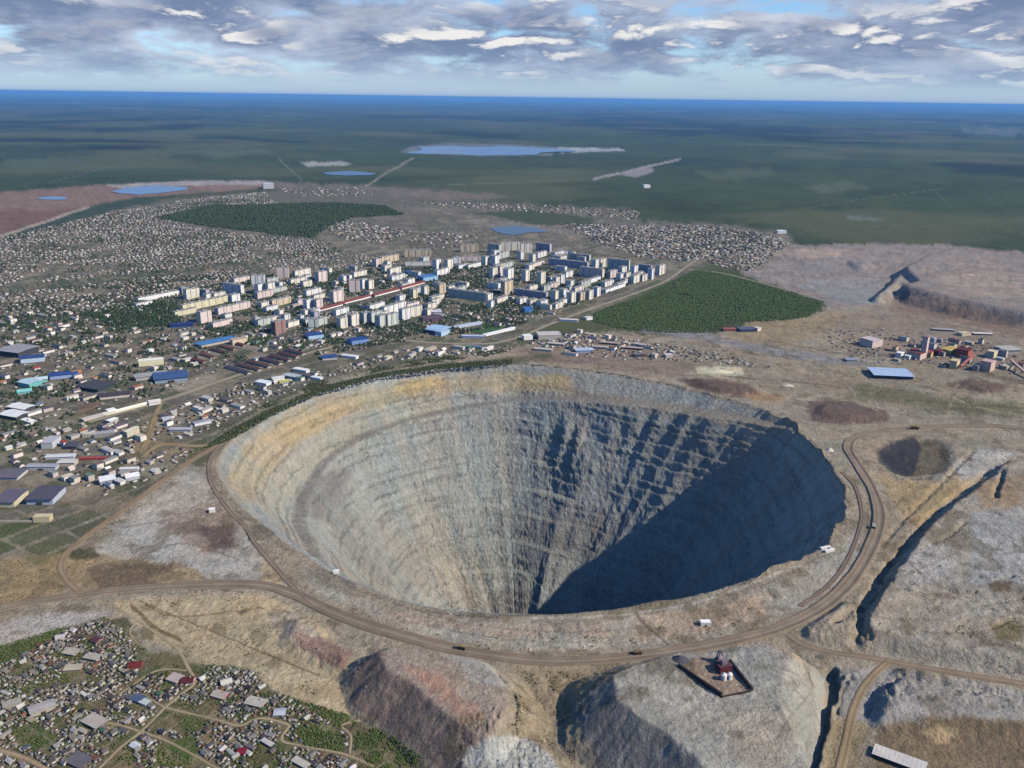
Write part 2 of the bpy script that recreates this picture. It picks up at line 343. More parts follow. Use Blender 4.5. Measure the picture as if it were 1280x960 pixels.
PAINT = [
    ([(690, 184), (775, 186), (782, 189), (700, 191)], (175, 175, 178), 1), ([(498, 191), (515, 183), (560, 178), (640, 180), (700, 184), (690, 195), (600, 195)], (110, 115, 110), 1),
    ([(375, 202), (430, 202), (442, 206), (385, 208)], (165, 165, 158), 1.5), ([(775, 218), (812, 209), (818, 214), (795, 222)], (150, 142, 142), 1.5),
    ([(330, 226), (520, 236), (640, 245), (560, 252), (440, 240), (340, 236)], (125, 112, 100), 4),
    (TOWN, (108, 102, 88), 5), ([(110, 392), (190, 366), (330, 345), (500, 334), (640, 318), (740, 318), (830, 345), (690, 395), (640, 412), (520, 428), (400, 440), (300, 425), (200, 410)], (92, 94, 74), 6), ([(100, 385), (180, 372), (235, 384), (215, 408), (140, 415)], (72, 80, 58), 5),
    ([(1058, 270), (1105, 272), (1100, 276), (1060, 275)], (110, 114, 100), 2), ([(1200, 158), (1280, 160), (1280, 170), (1210, 168)], (96, 104, 92), 4), ([(1000, 232), (1060, 228), (1090, 236), (1030, 242)], (90, 96, 70), 4), ([(240, 190), (330, 186), (345, 192), (270, 198)], (88, 98, 70), 4), ([(0, 200), (90, 196), (110, 204), (20, 212)], (82, 92, 64), 4), ([(860, 215), (960, 210), (980, 218), (900, 226)], (84, 92, 62), 5),
    ([(-300, 262), (0, 240), (60, 236), (140, 230), (240, 226), (335, 226), (345, 232), (300, 238), (220, 243), (150, 250), (110, 258), (60, 275), (0, 297), (-300, 360)], (138, 112, 97), 2),
    ([(-300, 290), (0, 263), (60, 262), (105, 261), (60, 277), (0, 294), (-300, 350)], (118, 88, 76), 3),
    ([(130, 231), (240, 226), (335, 226), (345, 231), (240, 232), (160, 236)], (160, 154, 150), 1.5),
    (FOREST_NW, (50, 70, 46), 2), (FOREST_NE, (66, 78, 46), 2),
    ([(110, 259), (170, 246), (200, 250), (150, 262), (100, 275), (0, 305), (0, 298)], (54, 70, 50), 2),
    ([(-50, 362), (100, 346), (200, 336), (330, 322), (335, 328), (230, 342), (120, 355), (-50, 374)], (72, 80, 58), 2),
    ([(440, 236), (520, 250), (600, 285), (700, 300), (770, 302), (860, 325), (900, 300), (860, 305), (760, 292), (640, 278), (560, 262), (500, 245)], (128, 116, 103), 4),
    ([(498, 300), (590, 296), (582, 310), (520, 313)], (100, 88, 78), 3), ([(580, 276), (660, 279), (740, 290), (720, 294), (600, 284)], (135, 126, 116), 2),
    # mining land
    ([(262, 550), (320, 516), (400, 478), (480, 460), (560, 448), (640, 436), (700, 420), (760, 414), (830, 420), (890, 420), (940, 404), (1010, 398), (1040, 380), (1030, 372), (930, 345), (940, 322),
      (980, 308), (1080, 305), (1180, 308), (1280, 318), (1600, 330), (1600, 1300), (-400, 1300), (-400, 790), (0, 700), (80, 690), (150, 640), (240, 568)], (160, 146, 126), 4),
    ([(925, 340), (985, 306), (1090, 304), (1180, 306), (1280, 316), (1500, 330), (1500, 420), (1280, 408), (1100, 372), (1040, 385)], (144, 132, 124), 3),
    ([(1050, 345), (1105, 350), (1095, 382), (1040, 375), (1000, 355)], (142, 140, 134), 5), ([(960, 310), (1060, 312), (1050, 322), (970, 320)], (170, 152, 136), 4), ([(1000, 322), (1090, 325), (1080, 345), (990, 335)], (140, 132, 126), 5),
    ([(1160, 345), (1280, 340), (1280, 372), (1200, 368)], (160, 144, 128), 5),
    ([(1130, 362), (1200, 380), (1280, 398), (1400, 412), (1400, 440), (1280, 424), (1180, 408), (1110, 388)], (130, 110, 94), 3),
    ([(1095, 385), (1140, 392), (1240, 420), (1280, 428), (1280, 470), (1060, 440), (1040, 400)], (140, 124, 106), 6),
    ([(640, 440), (700, 425), (760, 420), (860, 440), (900, 455), (840, 470), (760, 462), (690, 452)], (135, 118, 102), 5),
    ([(840, 425), (900, 424), (960, 440), (1060, 450), (1280, 470), (1280, 528), (1110, 520), (1010, 500), (900, 470), (850, 455)], (146, 134, 114), 6),
    ([(900, 424), (940, 404), (1010, 398), (1040, 388), (1060, 400), (990, 430), (940, 428)], (150, 132, 100), 4), ([(905, 428), (960, 430), (1000, 440), (940, 445)], (105, 100, 68), 4),
    ([(810, 408), (880, 416), (930, 428), (1000, 440), (1090, 452), (1070, 458), (960, 444), (870, 424), (800, 414)], (138, 133, 132), 3),
    ([(1060, 480), (1120, 485), (1200, 498), (1280, 505), (1280, 522), (1160, 512), (1080, 500)], (108, 103, 74), 5), ([(1180, 480), (1215, 472), (1270, 484), (1240, 492), (1190, 490)], (110, 88, 74), 3),
    ([(1000, 468), (1060, 466), (1090, 480), (1030, 488)], (142, 128, 108), 5),
    ([(845, 473), (905, 474), (955, 490), (940, 498), (870, 488)], (98, 78, 68), 3), ([(925, 492), (975, 493), (985, 502), (945, 503)], (160, 132, 98), 3), ([(870, 458), (928, 459), (930, 469), (905, 472), (872, 467)], (196, 188, 160), 1.5),
    ([(1010, 503), (1040, 500), (1108, 512), (1112, 526), (1060, 532), (1012, 526)], (100, 80, 72), 3),
    ([(1085, 560), (1120, 552), (1170, 548), (1190, 565), (1185, 590), (1150, 600), (1120, 592)], (96, 86, 68), 3), ([(1080, 563), (1142, 545), (1152, 560), (1140, 600), (1110, 588)], (50, 52, 58), 1.2),  # near-black corner: shade in the hollow painted into the ground colour
    ([(1090, 590), (1130, 602), (1170, 604), (1200, 590), (1215, 600), (1190, 625), (1150, 660), (1120, 640)], (165, 142, 105), 5), ([(1125, 612), (1180, 614), (1200, 622), (1160, 632)], (166, 144, 106), 4),
    ([(1190, 580), (1225, 562), (1270, 565), (1240, 590), (1200, 600)], (172, 166, 154), 4),
    ([(1262, 575), (1238, 598), (1165, 655), (1108, 735), (1082, 800), (1100, 822), (1300, 860), (1500, 870), (1500, 560)], (158, 148, 132), 4),
    ([(1213, 642), (1290, 634), (1400, 640), (1400, 740), (1290, 738), (1213, 730)], (158, 156, 150), 3), ([(1220, 600), (1280, 590), (1280, 632), (1225, 634)], (150, 128, 100), 5), ([(1130, 690), (1180, 680), (1190, 720), (1120, 740)], (166, 160, 150), 8),
    ([(1235, 780), (1275, 775), (1280, 800), (1245, 800)], (115, 105, 70), 4), ([(1235, 728), (1265, 726), (1262, 740), (1240, 740)], (110, 92, 68), 2), ([(1150, 742), (1200, 745), (1190, 752)], (120, 104, 86), 3),
    # left flank and foreground
    ([(270, 548), (330, 514), (400, 482), (480, 465), (560, 453), (640, 446), (690, 440), (690, 448), (640, 455), (560, 460), (480, 470), (400, 492), (340, 520), (290, 548), (250, 585), (235, 580)], (86, 86, 58), 3),
    ([(255, 590), (235, 585), (150, 660), (110, 690), (140, 705), (240, 712), (330, 735), (380, 750), (330, 690), (290, 650)], (168, 160, 146), 6), ([(140, 660), (200, 640), (260, 655), (300, 700), (330, 725), (240, 718), (180, 690)], (168, 162, 150), 8),
    ([(190, 648), (270, 625), (300, 655), (290, 690), (250, 690)], (140, 122, 106), 9), ([(245, 660), (295, 655), (300, 680), (270, 690)], (95, 78, 68), 6),
    ([(0, 702), (80, 690), (120, 690), (100, 720), (75, 745), (0, 765), (-100, 790), (-100, 720)], (152, 130, 94), 5), ([(20, 680), (80, 672), (88, 690), (40, 710)], (115, 108, 74), 5),
    ([(85, 700), (110, 688), (150, 698), (230, 705), (260, 725), (180, 735), (110, 742), (88, 725)], (156, 134, 100), 5), ([(108, 712), (150, 705), (190, 702), (232, 706), (190, 722), (190, 735), (120, 740)], (108, 90, 72), 6), ([(195, 718), (255, 718), (258, 732), (200, 732)], (160, 138, 104), 4), ([(86, 688), (120, 685), (124, 698), (92, 702)], (70, 72, 46), 3), ([(330, 700), (360, 720), (350, 735), (325, 728)], (166, 146, 114), 4),
    ([(-100, 800), (0, 778), (60, 766), (150, 764), (125, 776), (60, 792), (0, 812), (-100, 840)], (176, 168, 156), 3),
    ([(140, 752), (250, 742), (330, 742), (390, 772), (420, 800), (445, 860), (440, 905), (380, 880), (340, 860), (310, 838), (240, 832), (190, 800)], (178, 158, 124), 5),
    ([(330, 765), (380, 765), (400, 800), (420, 830), (360, 800)], (172, 158, 138), 6), ([(360, 790), (395, 795), (440, 815), (430, 840), (380, 815)], (150, 118, 102), 5),
    ([(-200, 850), (0, 815), (60, 792), (130, 772), (165, 790), (185, 815), (200, 832), (260, 830), (310, 835), (340, 862), (380, 880), (430, 900), (470, 930), (520, 958), (580, 1010), (560, 1100), (-300, 1100)], (104, 96, 66), 4),
    ([(-100, 830), (0, 808), (60, 790), (85, 783), (62, 800), (40, 815), (0, 835)], (82, 96, 44), 3), ([(0, 905), (40, 900), (75, 920), (60, 945), (20, 930)], (80, 94, 48), 4),
    ([(340, 865), (380, 878), (440, 895), (420, 910), (360, 885)], (84, 98, 46), 3), ([(365, 910), (420, 905), (432, 925), (430, 942), (380, 932)], (78, 92, 44), 3), ([(195, 930), (240, 920), (260, 960), (190, 960)], (84, 98, 46), 4), ([(290, 940), (340, 935), (350, 960), (290, 960)], (80, 94, 46), 4), ([(360, 935), (420, 945), (400, 965), (350, 960)], (96, 98, 52), 4),
    ([(440, 900), (480, 915), (520, 945), (540, 965), (460, 965), (440, 935)], (92, 86, 56), 6), ([(173, 790), (185, 778), (195, 790), (192, 800), (176, 800)], (112, 102, 74), 2), ([(180, 822), (200, 815), (236, 820), (232, 835), (195, 834)], (112, 100, 62), 4), ([(130, 778), (160, 772), (166, 785), (140, 790)], (80, 80, 50), 3),
    ([(0, 650), (62, 652), (50, 672), (0, 690)], (86, 100, 48), 2), ([(0, 548), (50, 545), (45, 575), (0, 578)], (88, 96, 58), 5), ([(60, 525), (110, 515), (160, 510), (120, 532), (60, 545)], (92, 98, 62), 3), ([(20, 415), (70, 425), (80, 432), (30, 428)], (150, 118, 82), 4),
    ([(180, 520), (200, 505), (210, 520), (195, 550), (260, 560), (180, 572), (150, 590)], (150, 130, 98), 3), ([(210, 560), (260, 545), (270, 555), (230, 580)], (92, 90, 58), 4), ([(210, 478), (262, 470), (275, 475), (225, 490)], (172, 158, 146), 2), ([(100, 505), (125, 502), (122, 515), (100, 518)], (150, 108, 80), 3), ([(80, 600), (140, 590), (150, 620), (90, 650)], (140, 124, 98), 6),
    # between crest and haul road
    ([(300, 650), (350, 700), (420, 740), (500, 764), (600, 778), (740, 778), (880, 758), (980, 728), (1050, 690), (1080, 640), (1075, 700), (1010, 760), (900, 795), (760, 815), (640, 812), (520, 790), (400, 740)], (164, 156, 140), 5),
    ([(800, 770), (880, 758), (960, 740), (960, 770), (860, 800), (790, 800)], (168, 146, 122), 6), ([(480, 760), (620, 782), (760, 782), (760, 795), (620, 795), (490, 775)], (170, 150, 130), 6),
    ([(1055, 560), (1085, 545), (1140, 540), (1100, 560), (1095, 590), (1120, 640), (1110, 690), (1060, 740), (1090, 660), (1085, 610)], (158, 142, 118), 5),
    ([(640, 830), (760, 835), (720, 880), (720, 960), (640, 960), (650, 900)], (150, 134, 108), 6),
    ([(440, 850), (474, 812), (540, 812), (600, 826), (638, 870), (622, 910), (600, 940), (560, 960), (480, 910), (450, 880)], (158, 142, 126), 3), ([(500, 830), (550, 845), (600, 890), (590, 910), (540, 870)], (166, 130, 108), 10), ([(555, 815), (610, 828), (635, 860), (590, 855)], (160, 156, 144), 5),
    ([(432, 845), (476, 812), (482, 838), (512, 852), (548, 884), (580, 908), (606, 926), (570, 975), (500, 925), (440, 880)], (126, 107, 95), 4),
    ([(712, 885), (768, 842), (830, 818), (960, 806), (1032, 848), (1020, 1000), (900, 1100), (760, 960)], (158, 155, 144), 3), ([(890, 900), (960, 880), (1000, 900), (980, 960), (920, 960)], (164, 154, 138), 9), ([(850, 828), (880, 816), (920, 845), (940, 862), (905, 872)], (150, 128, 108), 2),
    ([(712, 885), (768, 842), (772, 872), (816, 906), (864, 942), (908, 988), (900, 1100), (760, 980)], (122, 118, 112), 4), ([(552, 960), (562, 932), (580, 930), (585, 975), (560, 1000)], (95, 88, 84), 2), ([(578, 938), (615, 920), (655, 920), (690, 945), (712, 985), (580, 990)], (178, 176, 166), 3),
    ([(1050, 835), (1110, 838), (1200, 850), (1290, 868), (1290, 900), (1180, 895), (1100, 910), (1055, 905)], (158, 152, 144), 5), ([(1040, 900), (1090, 905), (1060, 985), (1020, 985)], (148, 130, 98), 5), ([(1100, 905), (1200, 896), (1290, 905), (1290, 1000), (1080, 1000)], (118, 100, 76), 6), ([(1150, 915), (1180, 905), (1200, 915), (1175, 930)], (165, 145, 110), 3),
]
TRACKS = [
    ([(860, 300), (1000, 262), (1180, 235)], 1.0, (92, 98, 72)), ([(980, 292), (1120, 282), (1290, 292)], 1.0, (92, 98, 74)), ([(1170, 240), (1230, 300)], 1.0, (84, 92, 66)), ([(1050, 250), (1110, 300)], .9, (84, 92, 66)), ([(60, 228), (200, 196), (330, 180)], 1.0, (92, 100, 78)), ([(540, 232), (640, 228), (740, 224)], 1.2, (98, 104, 84)), ([(1230, 245), (1280, 275)], .9, (84, 92, 66)),
    ([(860, 436), (1000, 452), (1140, 478), (1280, 500)], 2.2, (150, 138, 116)), ([(900, 470), (1000, 478), (1080, 488), (1200, 505)], 1.6, (108, 98, 78)), ([(1040, 455), (1100, 480), (1080, 498)], 1.4, (156, 144, 120)), ([(980, 440), (1060, 470)], 1.4, (106, 98, 76)), ([(1150, 470), (1210, 505), (1280, 520)], 1.6, (156, 144, 120)), ([(1130, 500), (1280, 510)], 2.0, (98, 94, 66)), ([(960, 425), (1040, 440), (1130, 456)], 1.2, (104, 96, 80)), ([(1240, 462), (1200, 490), (1180, 520)], 1.4, (150, 136, 112)),
    ([(1120, 690), (1180, 735), (1280, 770)], 1.3, (124, 114, 98)), ([(1140, 800), (1200, 770), (1280, 745)], 1.2, (180, 174, 162)), ([(1110, 790), (1170, 760), (1230, 700), (1270, 660)], 1.3, (128, 118, 104)), ([(1180, 660), (1230, 690), (1280, 690)], 1.0, (132, 124, 110)), ([(840, 890), (900, 860), (980, 850)], 1.2, (178, 172, 160)), ([(850, 920), (920, 890), (1010, 880)], 1.2, (130, 126, 116)), ([(540, 830), (600, 850), (620, 890)], 1.4, (138, 122, 108)), ([(500, 822), (560, 850), (600, 905)], 1.2, (180, 160, 142)),
    ([(340, 745), (420, 790), (470, 806)], 1.6, (138, 124, 104)), ([(660, 840), (690, 880), (680, 930)], 2.0, (170, 152, 124)), ([(720, 840), (700, 870), (720, 920), (760, 960)], 1.6, (128, 112, 88)), ([(160, 700), (230, 680), (300, 700)], 1.5, (132, 116, 94)), ([(150, 660), (210, 650), (260, 640)], 1.2, (130, 120, 106)), ([(20, 720), (60, 712), (90, 735)], 1.5, (124, 106, 76)), ([(560, 785), (700, 806), (820, 800), (940, 770), (1030, 715)], 1.2, (178, 166, 148)),
    ([(960, 830), (1000, 846), (985, 872), (950, 905)], 1.6, (128, 124, 112)), ([(940, 822), (975, 845), (955, 880), (925, 920)], 1.2, (132, 128, 116)), ([(1010, 840), (1015, 862), (985, 900), (955, 950)], 2.0, (120, 114, 102)), ([(780, 850), (850, 880), (900, 930)], 1.2, (140, 136, 126)), ([(400, 705), (450, 735), (520, 762), (620, 772)], 1.6, (110, 102, 94)), ([(640, 772), (760, 770), (880, 750), (1000, 706)], 1.8, (182, 176, 164)), ([(500, 776), (640, 800), (760, 803)], 1.4, (138, 126, 112)),  # painted wear: thin tracks and strips too small to be built: (line in pixels, width px, colour)
    ([(458, 233), (480, 218), (517, 198)], 2.2, (142, 136, 118)), ([(742, 224), (790, 213), (850, 199)], 3.0, (158, 148, 146)), ([(348, 198), (378, 226)], 1.5, (112, 115, 102)),
    ([(0, 296), (60, 276), (110, 259)], 3.0, (172, 160, 140)), ([(205, 272), (392, 298)], 1.2, (96, 100, 82)), ([(350, 262), (400, 294)], 1.2, (90, 96, 80)),
    ([(330, 760), (220, 770), (175, 752)], 1.5, (120, 96, 66)), ([(175, 752), (250, 783), (320, 812), (400, 845)], 1.8, (118, 96, 66)), ([(165, 758), (195, 785), (225, 800)], 5.0, (112, 92, 62)),
    ([(1090, 730), (1140, 715), (1200, 690)], 1.5, (128, 116, 100)), ([(1150, 830), (1200, 812), (1280, 800)], 2, (130, 116, 96)), ([(1100, 770), (1160, 790), (1240, 790)], 1.5, (132, 120, 104)), ([(985, 860), (1020, 885), (960, 930)], 1.2, (132, 126, 112)),
    ([(795, 765), (805, 780), (835, 805)], 3.5, (120, 104, 90)), ([(900, 745), (960, 728), (1010, 705), (1050, 670)], 4, (138, 122, 108)), ([(430, 728), (560, 775), (700, 790), (800, 785)], 2, (140, 128, 116)),
    ([(1085, 610), (1083, 660), (1070, 690)], 2.0, (130, 114, 100)), ([(1080, 600), (1130, 660)], 1.2, (130, 112, 90)), ([(1180, 480), (1205, 470), (1190, 490)], 1.5, (160, 145, 120)), ([(870, 440), (960, 460), (1050, 470)], 2.0, (150, 138, 118)), ([(900, 430), (1040, 462)], 1.5, (148, 134, 112)),
    ([(1060, 440), (1160, 452), (1280, 478)], 5, (122, 106, 90)), ([(1035, 398), (1080, 392), (1100, 400), (1065, 425)], 3, (152, 134, 110)), ([(960, 470), (1010, 490), (1050, 498)], 1.5, (158, 148, 128)), ([(655, 448), (760, 455), (860, 470)], 2.5, (128, 108, 94)), ([(700, 440), (840, 448)], 1.8, (146, 128, 108)),
    ([(1140, 395), (1250, 416)], 2.0, (150, 138, 122)), ([(1230, 540), (1280, 552)], 2.0, (150, 138, 118)), ([(1130, 598), (1180, 592), (1200, 575)], 2.5, (158, 144, 122)),
    ([(0, 330), (140, 318), (330, 300)], 1.0, (110, 106, 96)), ([(60, 400), (140, 420), (200, 440)], 1.5, (120, 112, 90)),
]
def soft_inside(px, py, poly, wr):
    s = inside(px, py, poly).astype(float)
    for k in range(6): s += inside(px + 0.75 * wr * math.cos(k * 1.047), py + 0.5 * wr * math.sin(k * 1.047), poly)
    return s / 7
def paint(P, px, py, base=None):
    """soil colour (linear) of ground points P seen at px, py"""
    x, y = P[:, 0], P[:, 1]; n = len(px); dist = np.hypot(x, y)
    if base is None:
        f = 1 + 0.30 * fbm(x / 1300, y / 1100, 301, 5, 0.6) + 0.34 * fbm(x / 330, y / 330, 305, 4, 0.6) + 0.2 * fbm(x / 80, y / 80, 302, 3)
        patch = sstep(fbm(x / 4200, y / 4200, 303, 5), 0.06, 0.16) * sstep(dist, 6000, 11000)  # cloud shadows on the far plain, painted darker into the ground colour
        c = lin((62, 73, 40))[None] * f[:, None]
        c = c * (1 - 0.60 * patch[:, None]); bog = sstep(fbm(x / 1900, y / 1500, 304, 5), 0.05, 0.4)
        c = c * (1 - 0.6 * bog[:, None]) + lin((98, 98, 66))[None] * (0.6 * bog[:, None])
    else: c = base.copy()
    w1 = fbm(px / 13, py / 8, 320, 4); w2 = fbm(px / 13, py / 8, 321, 4); v1 = fbm(px / 2.2, py / 1.5, 322, 2)
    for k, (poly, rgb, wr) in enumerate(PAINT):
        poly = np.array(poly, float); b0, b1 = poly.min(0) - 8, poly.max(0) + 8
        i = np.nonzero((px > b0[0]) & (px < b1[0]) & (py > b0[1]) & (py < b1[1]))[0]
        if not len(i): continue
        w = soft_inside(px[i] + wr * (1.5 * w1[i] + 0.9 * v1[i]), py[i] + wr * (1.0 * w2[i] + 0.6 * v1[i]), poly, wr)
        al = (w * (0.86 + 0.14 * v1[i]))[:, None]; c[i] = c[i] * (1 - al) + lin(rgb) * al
    # plots, yards and streets of the built-up land
    for poly, cu, cv, st, pal, amt in ((TOWN, 62.0, 44.0, 0.085, ((138, 124, 102), (90, 94, 68), (112, 106, 94), (150, 138, 118), (100, 96, 82), (84, 88, 62)), 0.62), (SETTLEMENT, 26.0, 17.0, 0.05, ((122, 108, 78), (84, 94, 48), (104, 92, 68), (92, 90, 54), (132, 118, 92), (76, 88, 42)), 0.55)):
        w = W2(poly); i = np.nonzero(inside(x, y, w) & (dist < 5200))[0]
        if not len(i): continue
        al = math.radians(58); ax, ay = x[i] + 7 * fbm(x[i] / 140, y[i] / 140, 360, 2), y[i] + 7 * fbm(x[i] / 140, y[i] / 140, 361, 2)
        u, v = (ax * math.cos(al) + ay * math.sin(al)) / cu, (-ax * math.sin(al) + ay * math.cos(al)) / cv
        h = _hash(np.floor(u), np.floor(v), 362); pc = np.array([lin(q) for q in pal])[np.minimum((h * len(pal)).astype(int), len(pal) - 1)]
        fu, fv = u - np.floor(u), v - np.floor(v); edge = (np.minimum(fv, 1 - fv) < st) | ((np.minimum(fu, 1 - fu) < st * 0.6) & (_hash(np.floor(u + .5), np.floor(v), 363) < .5))
        pc = np.where(edge[:, None], lin((146, 134, 114)), pc); k = amt * (c[i].mean(1) > 0.07)[:, None] * (1 - 0.5 * sstep(dist[i], 3000, 5200))[:, None]
        c[i] = c[i] * (1 - k) + pc * k
    for pts, wd, rgb in TRACKS:
        p = np.array(pts, float); b0, b1 = p.min(0) - 12, p.max(0) + 12
        i = np.nonzero((px > b0[0]) & (px < b1[0]) & (py > b0[1]) & (py < b1[1]))[0]
        if not len(i): continue
        d = seg_dist(px[i] + 1.2 * w1[i], py[i] + 1.2 * w2[i], smooth_line(p, 6))
        a = (1 - sstep(d, wd * 0.35, wd * 0.65))[:, None] * 0.85
        c[i] = c[i] * (1 - a) + lin(rgb) * a
    # mottling of the soil itself
    bare = sstep(c.mean(1), 0.06, 0.16)
    mott = 1 + bare * (0.30 * fbm(x / 45, y / 30, 330, 5, 0.6) + 0.24 * fbm(x / 9, y / 9, 331, 3))
    c = c * mott[:, None]
    warm = 0.07 * fbm(x / 60, y / 60, 333, 3) * bare
    c[:, 0] *= 1 + warm; c[:, 2] *= 1 - warm
    # thin scrub on bare ground
    near = (dist < 2600) & (bare > 0.2)
    scr = sstep(fbm(x / 26, y / 26, 340, 4) + 0.35 * fbm(x / 160, y / 160, 341, 2), 0.24, 0.42) * near
    c = c * (1 - 0.5 * scr[:, None]) + lin((96, 84, 60)) * (0.5 * scr[:, None])
    return np.clip(c, 0.004, 0.85)

# ------------------------------------------------------------------ terrain: one sheet to the horizon, finer where it is seen closer
def build_ground():
    az = np.concatenate([np.radians(np.arange(-46, 46, 0.095)), np.radians(np.arange(46, 314, 4.0))])
    dep = np.radians(np.concatenate([np.arange(46.0, 0.42, -0.078), [0.40, 0.36, 0.32, 0.28, 0.24, 0.20, 0.165, 0.132]]))
    r = np.concatenate([np.linspace(0, CAMH / math.tan(dep[0]) - 8, 14)[1:], CAMH / np.tan(dep)])
    A, Rr = np.meshgrid(az, r); x = (Rr * np.sin(A)).ravel(); y = (Rr * np.cos(A)).ravel()
    # the ground reaches 260 km all round
    z = height_full(x, y); P = np.stack([x, y, z], 1)
    px, py = to_px(P); front = (P - CAM) @ FW > 50
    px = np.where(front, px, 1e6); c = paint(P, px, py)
    n, m = len(az), len(r)
    j, i = np.meshgrid(np.arange(n), np.arange(m - 1)); j2 = (j + 1) % n
    q = np.stack([i * n + j, i * n + j2, (i + 1) * n + j2, (i + 1) * n + j], -1).reshape(-1, 4)[:, ::-1]
    th = np.arctan2(y - PITC[1], x - PITC[0]); rr = np.hypot(x - PITC[0], y - PITC[1]); near = rr < 700
    ins = np.zeros(len(x), bool); ins[near] = rr[near] < rim_radius(th[near]) + 5
    q = q[~ins[q].all(1)]
    V = np.vstack([P, [[0, 0, 0]]]); c = np.vstack([c, c[:1]]); ctr = len(V) - 1
    k = np.arange(n); tri = np.stack([k, (k + 1) % n, np.full(n, ctr)], 1)[:, ::-1]
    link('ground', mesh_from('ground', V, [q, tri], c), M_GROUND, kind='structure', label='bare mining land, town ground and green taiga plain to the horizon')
build_ground()

# ------------------------------------------------------------------ the open pit
PIT_PAINT = [
    ([(320, 640), (345, 612), (400, 585), (480, 545), (560, 525), (640, 512), (700, 512), (720, 560), (700, 640), (640, 700), (560, 700), (480, 680), (400, 690)], (148, 151, 142), 8),
    ([(285, 600), (300, 560), (345, 524), (400, 501), (480, 481), (560, 469), (640, 466), (712, 472), (716, 497), (640, 492), (560, 492), (480, 508), (420, 528), (365, 562), (330, 605), (300, 640)], (176, 155, 112), 5),
    ([(488, 480), (545, 471), (562, 478), (500, 496)], (182, 158, 100), 4), ([(640, 466), (712, 470), (714, 490), (645, 486)], (176, 154, 104), 4), ([(330, 545), (400, 512), (470, 494), (440, 515), (360, 558)], (176, 154, 110), 4),
    ([(315, 620), (345, 590), (400, 540), (480, 512), (560, 497), (570, 512), (480, 540), (410, 572), (370, 612), (345, 650)], (163, 156, 134), 5),
    ([(720, 462), (800, 474), (880, 491), (1003, 519), (998, 532), (880, 514), (800, 497), (720, 484)], (162, 158, 144), 4), ([(700, 484), (800, 497), (900, 516), (1000, 530), (985, 545), (850, 524), (720, 504)], (164, 148, 122), 4),
    ([(740, 522), (850, 530), (950, 548), (930, 600), (850, 580), (790, 560)], (132, 128, 122), 8),
    ([(370, 640), (372, 618), (400, 590), (440, 588), (436, 620), (410, 655)], (106, 98, 94), 6), ([(400, 650), (430, 630), (520, 740), (470, 730)], (128, 122, 112), 7),
    ([(438, 655), (470, 640), (520, 690), (550, 750), (510, 745), (470, 700)], (151, 143, 132), 8), ([(500, 610), (530, 620), (580, 690), (625, 760), (560, 755), (520, 690)], (163, 156, 141), 8), ([(540, 700), (570, 700), (620, 760), (570, 760)], (166, 158, 141), 5),
    ([(560, 690), (640, 695), (700, 710), (660, 740), (600, 730)], (140, 140, 126), 6), ([(612, 738), (680, 738), (650, 768), (612, 768)], (118, 108, 98), 4),
    ([(640, 640), (760, 640), (790, 660), (720, 700), (640, 690)], (132, 126, 116), 8),
    ([(320, 660), (345, 650), (400, 690), (470, 730), (540, 760), (480, 752), (400, 716)], (150, 142, 128), 5),
]
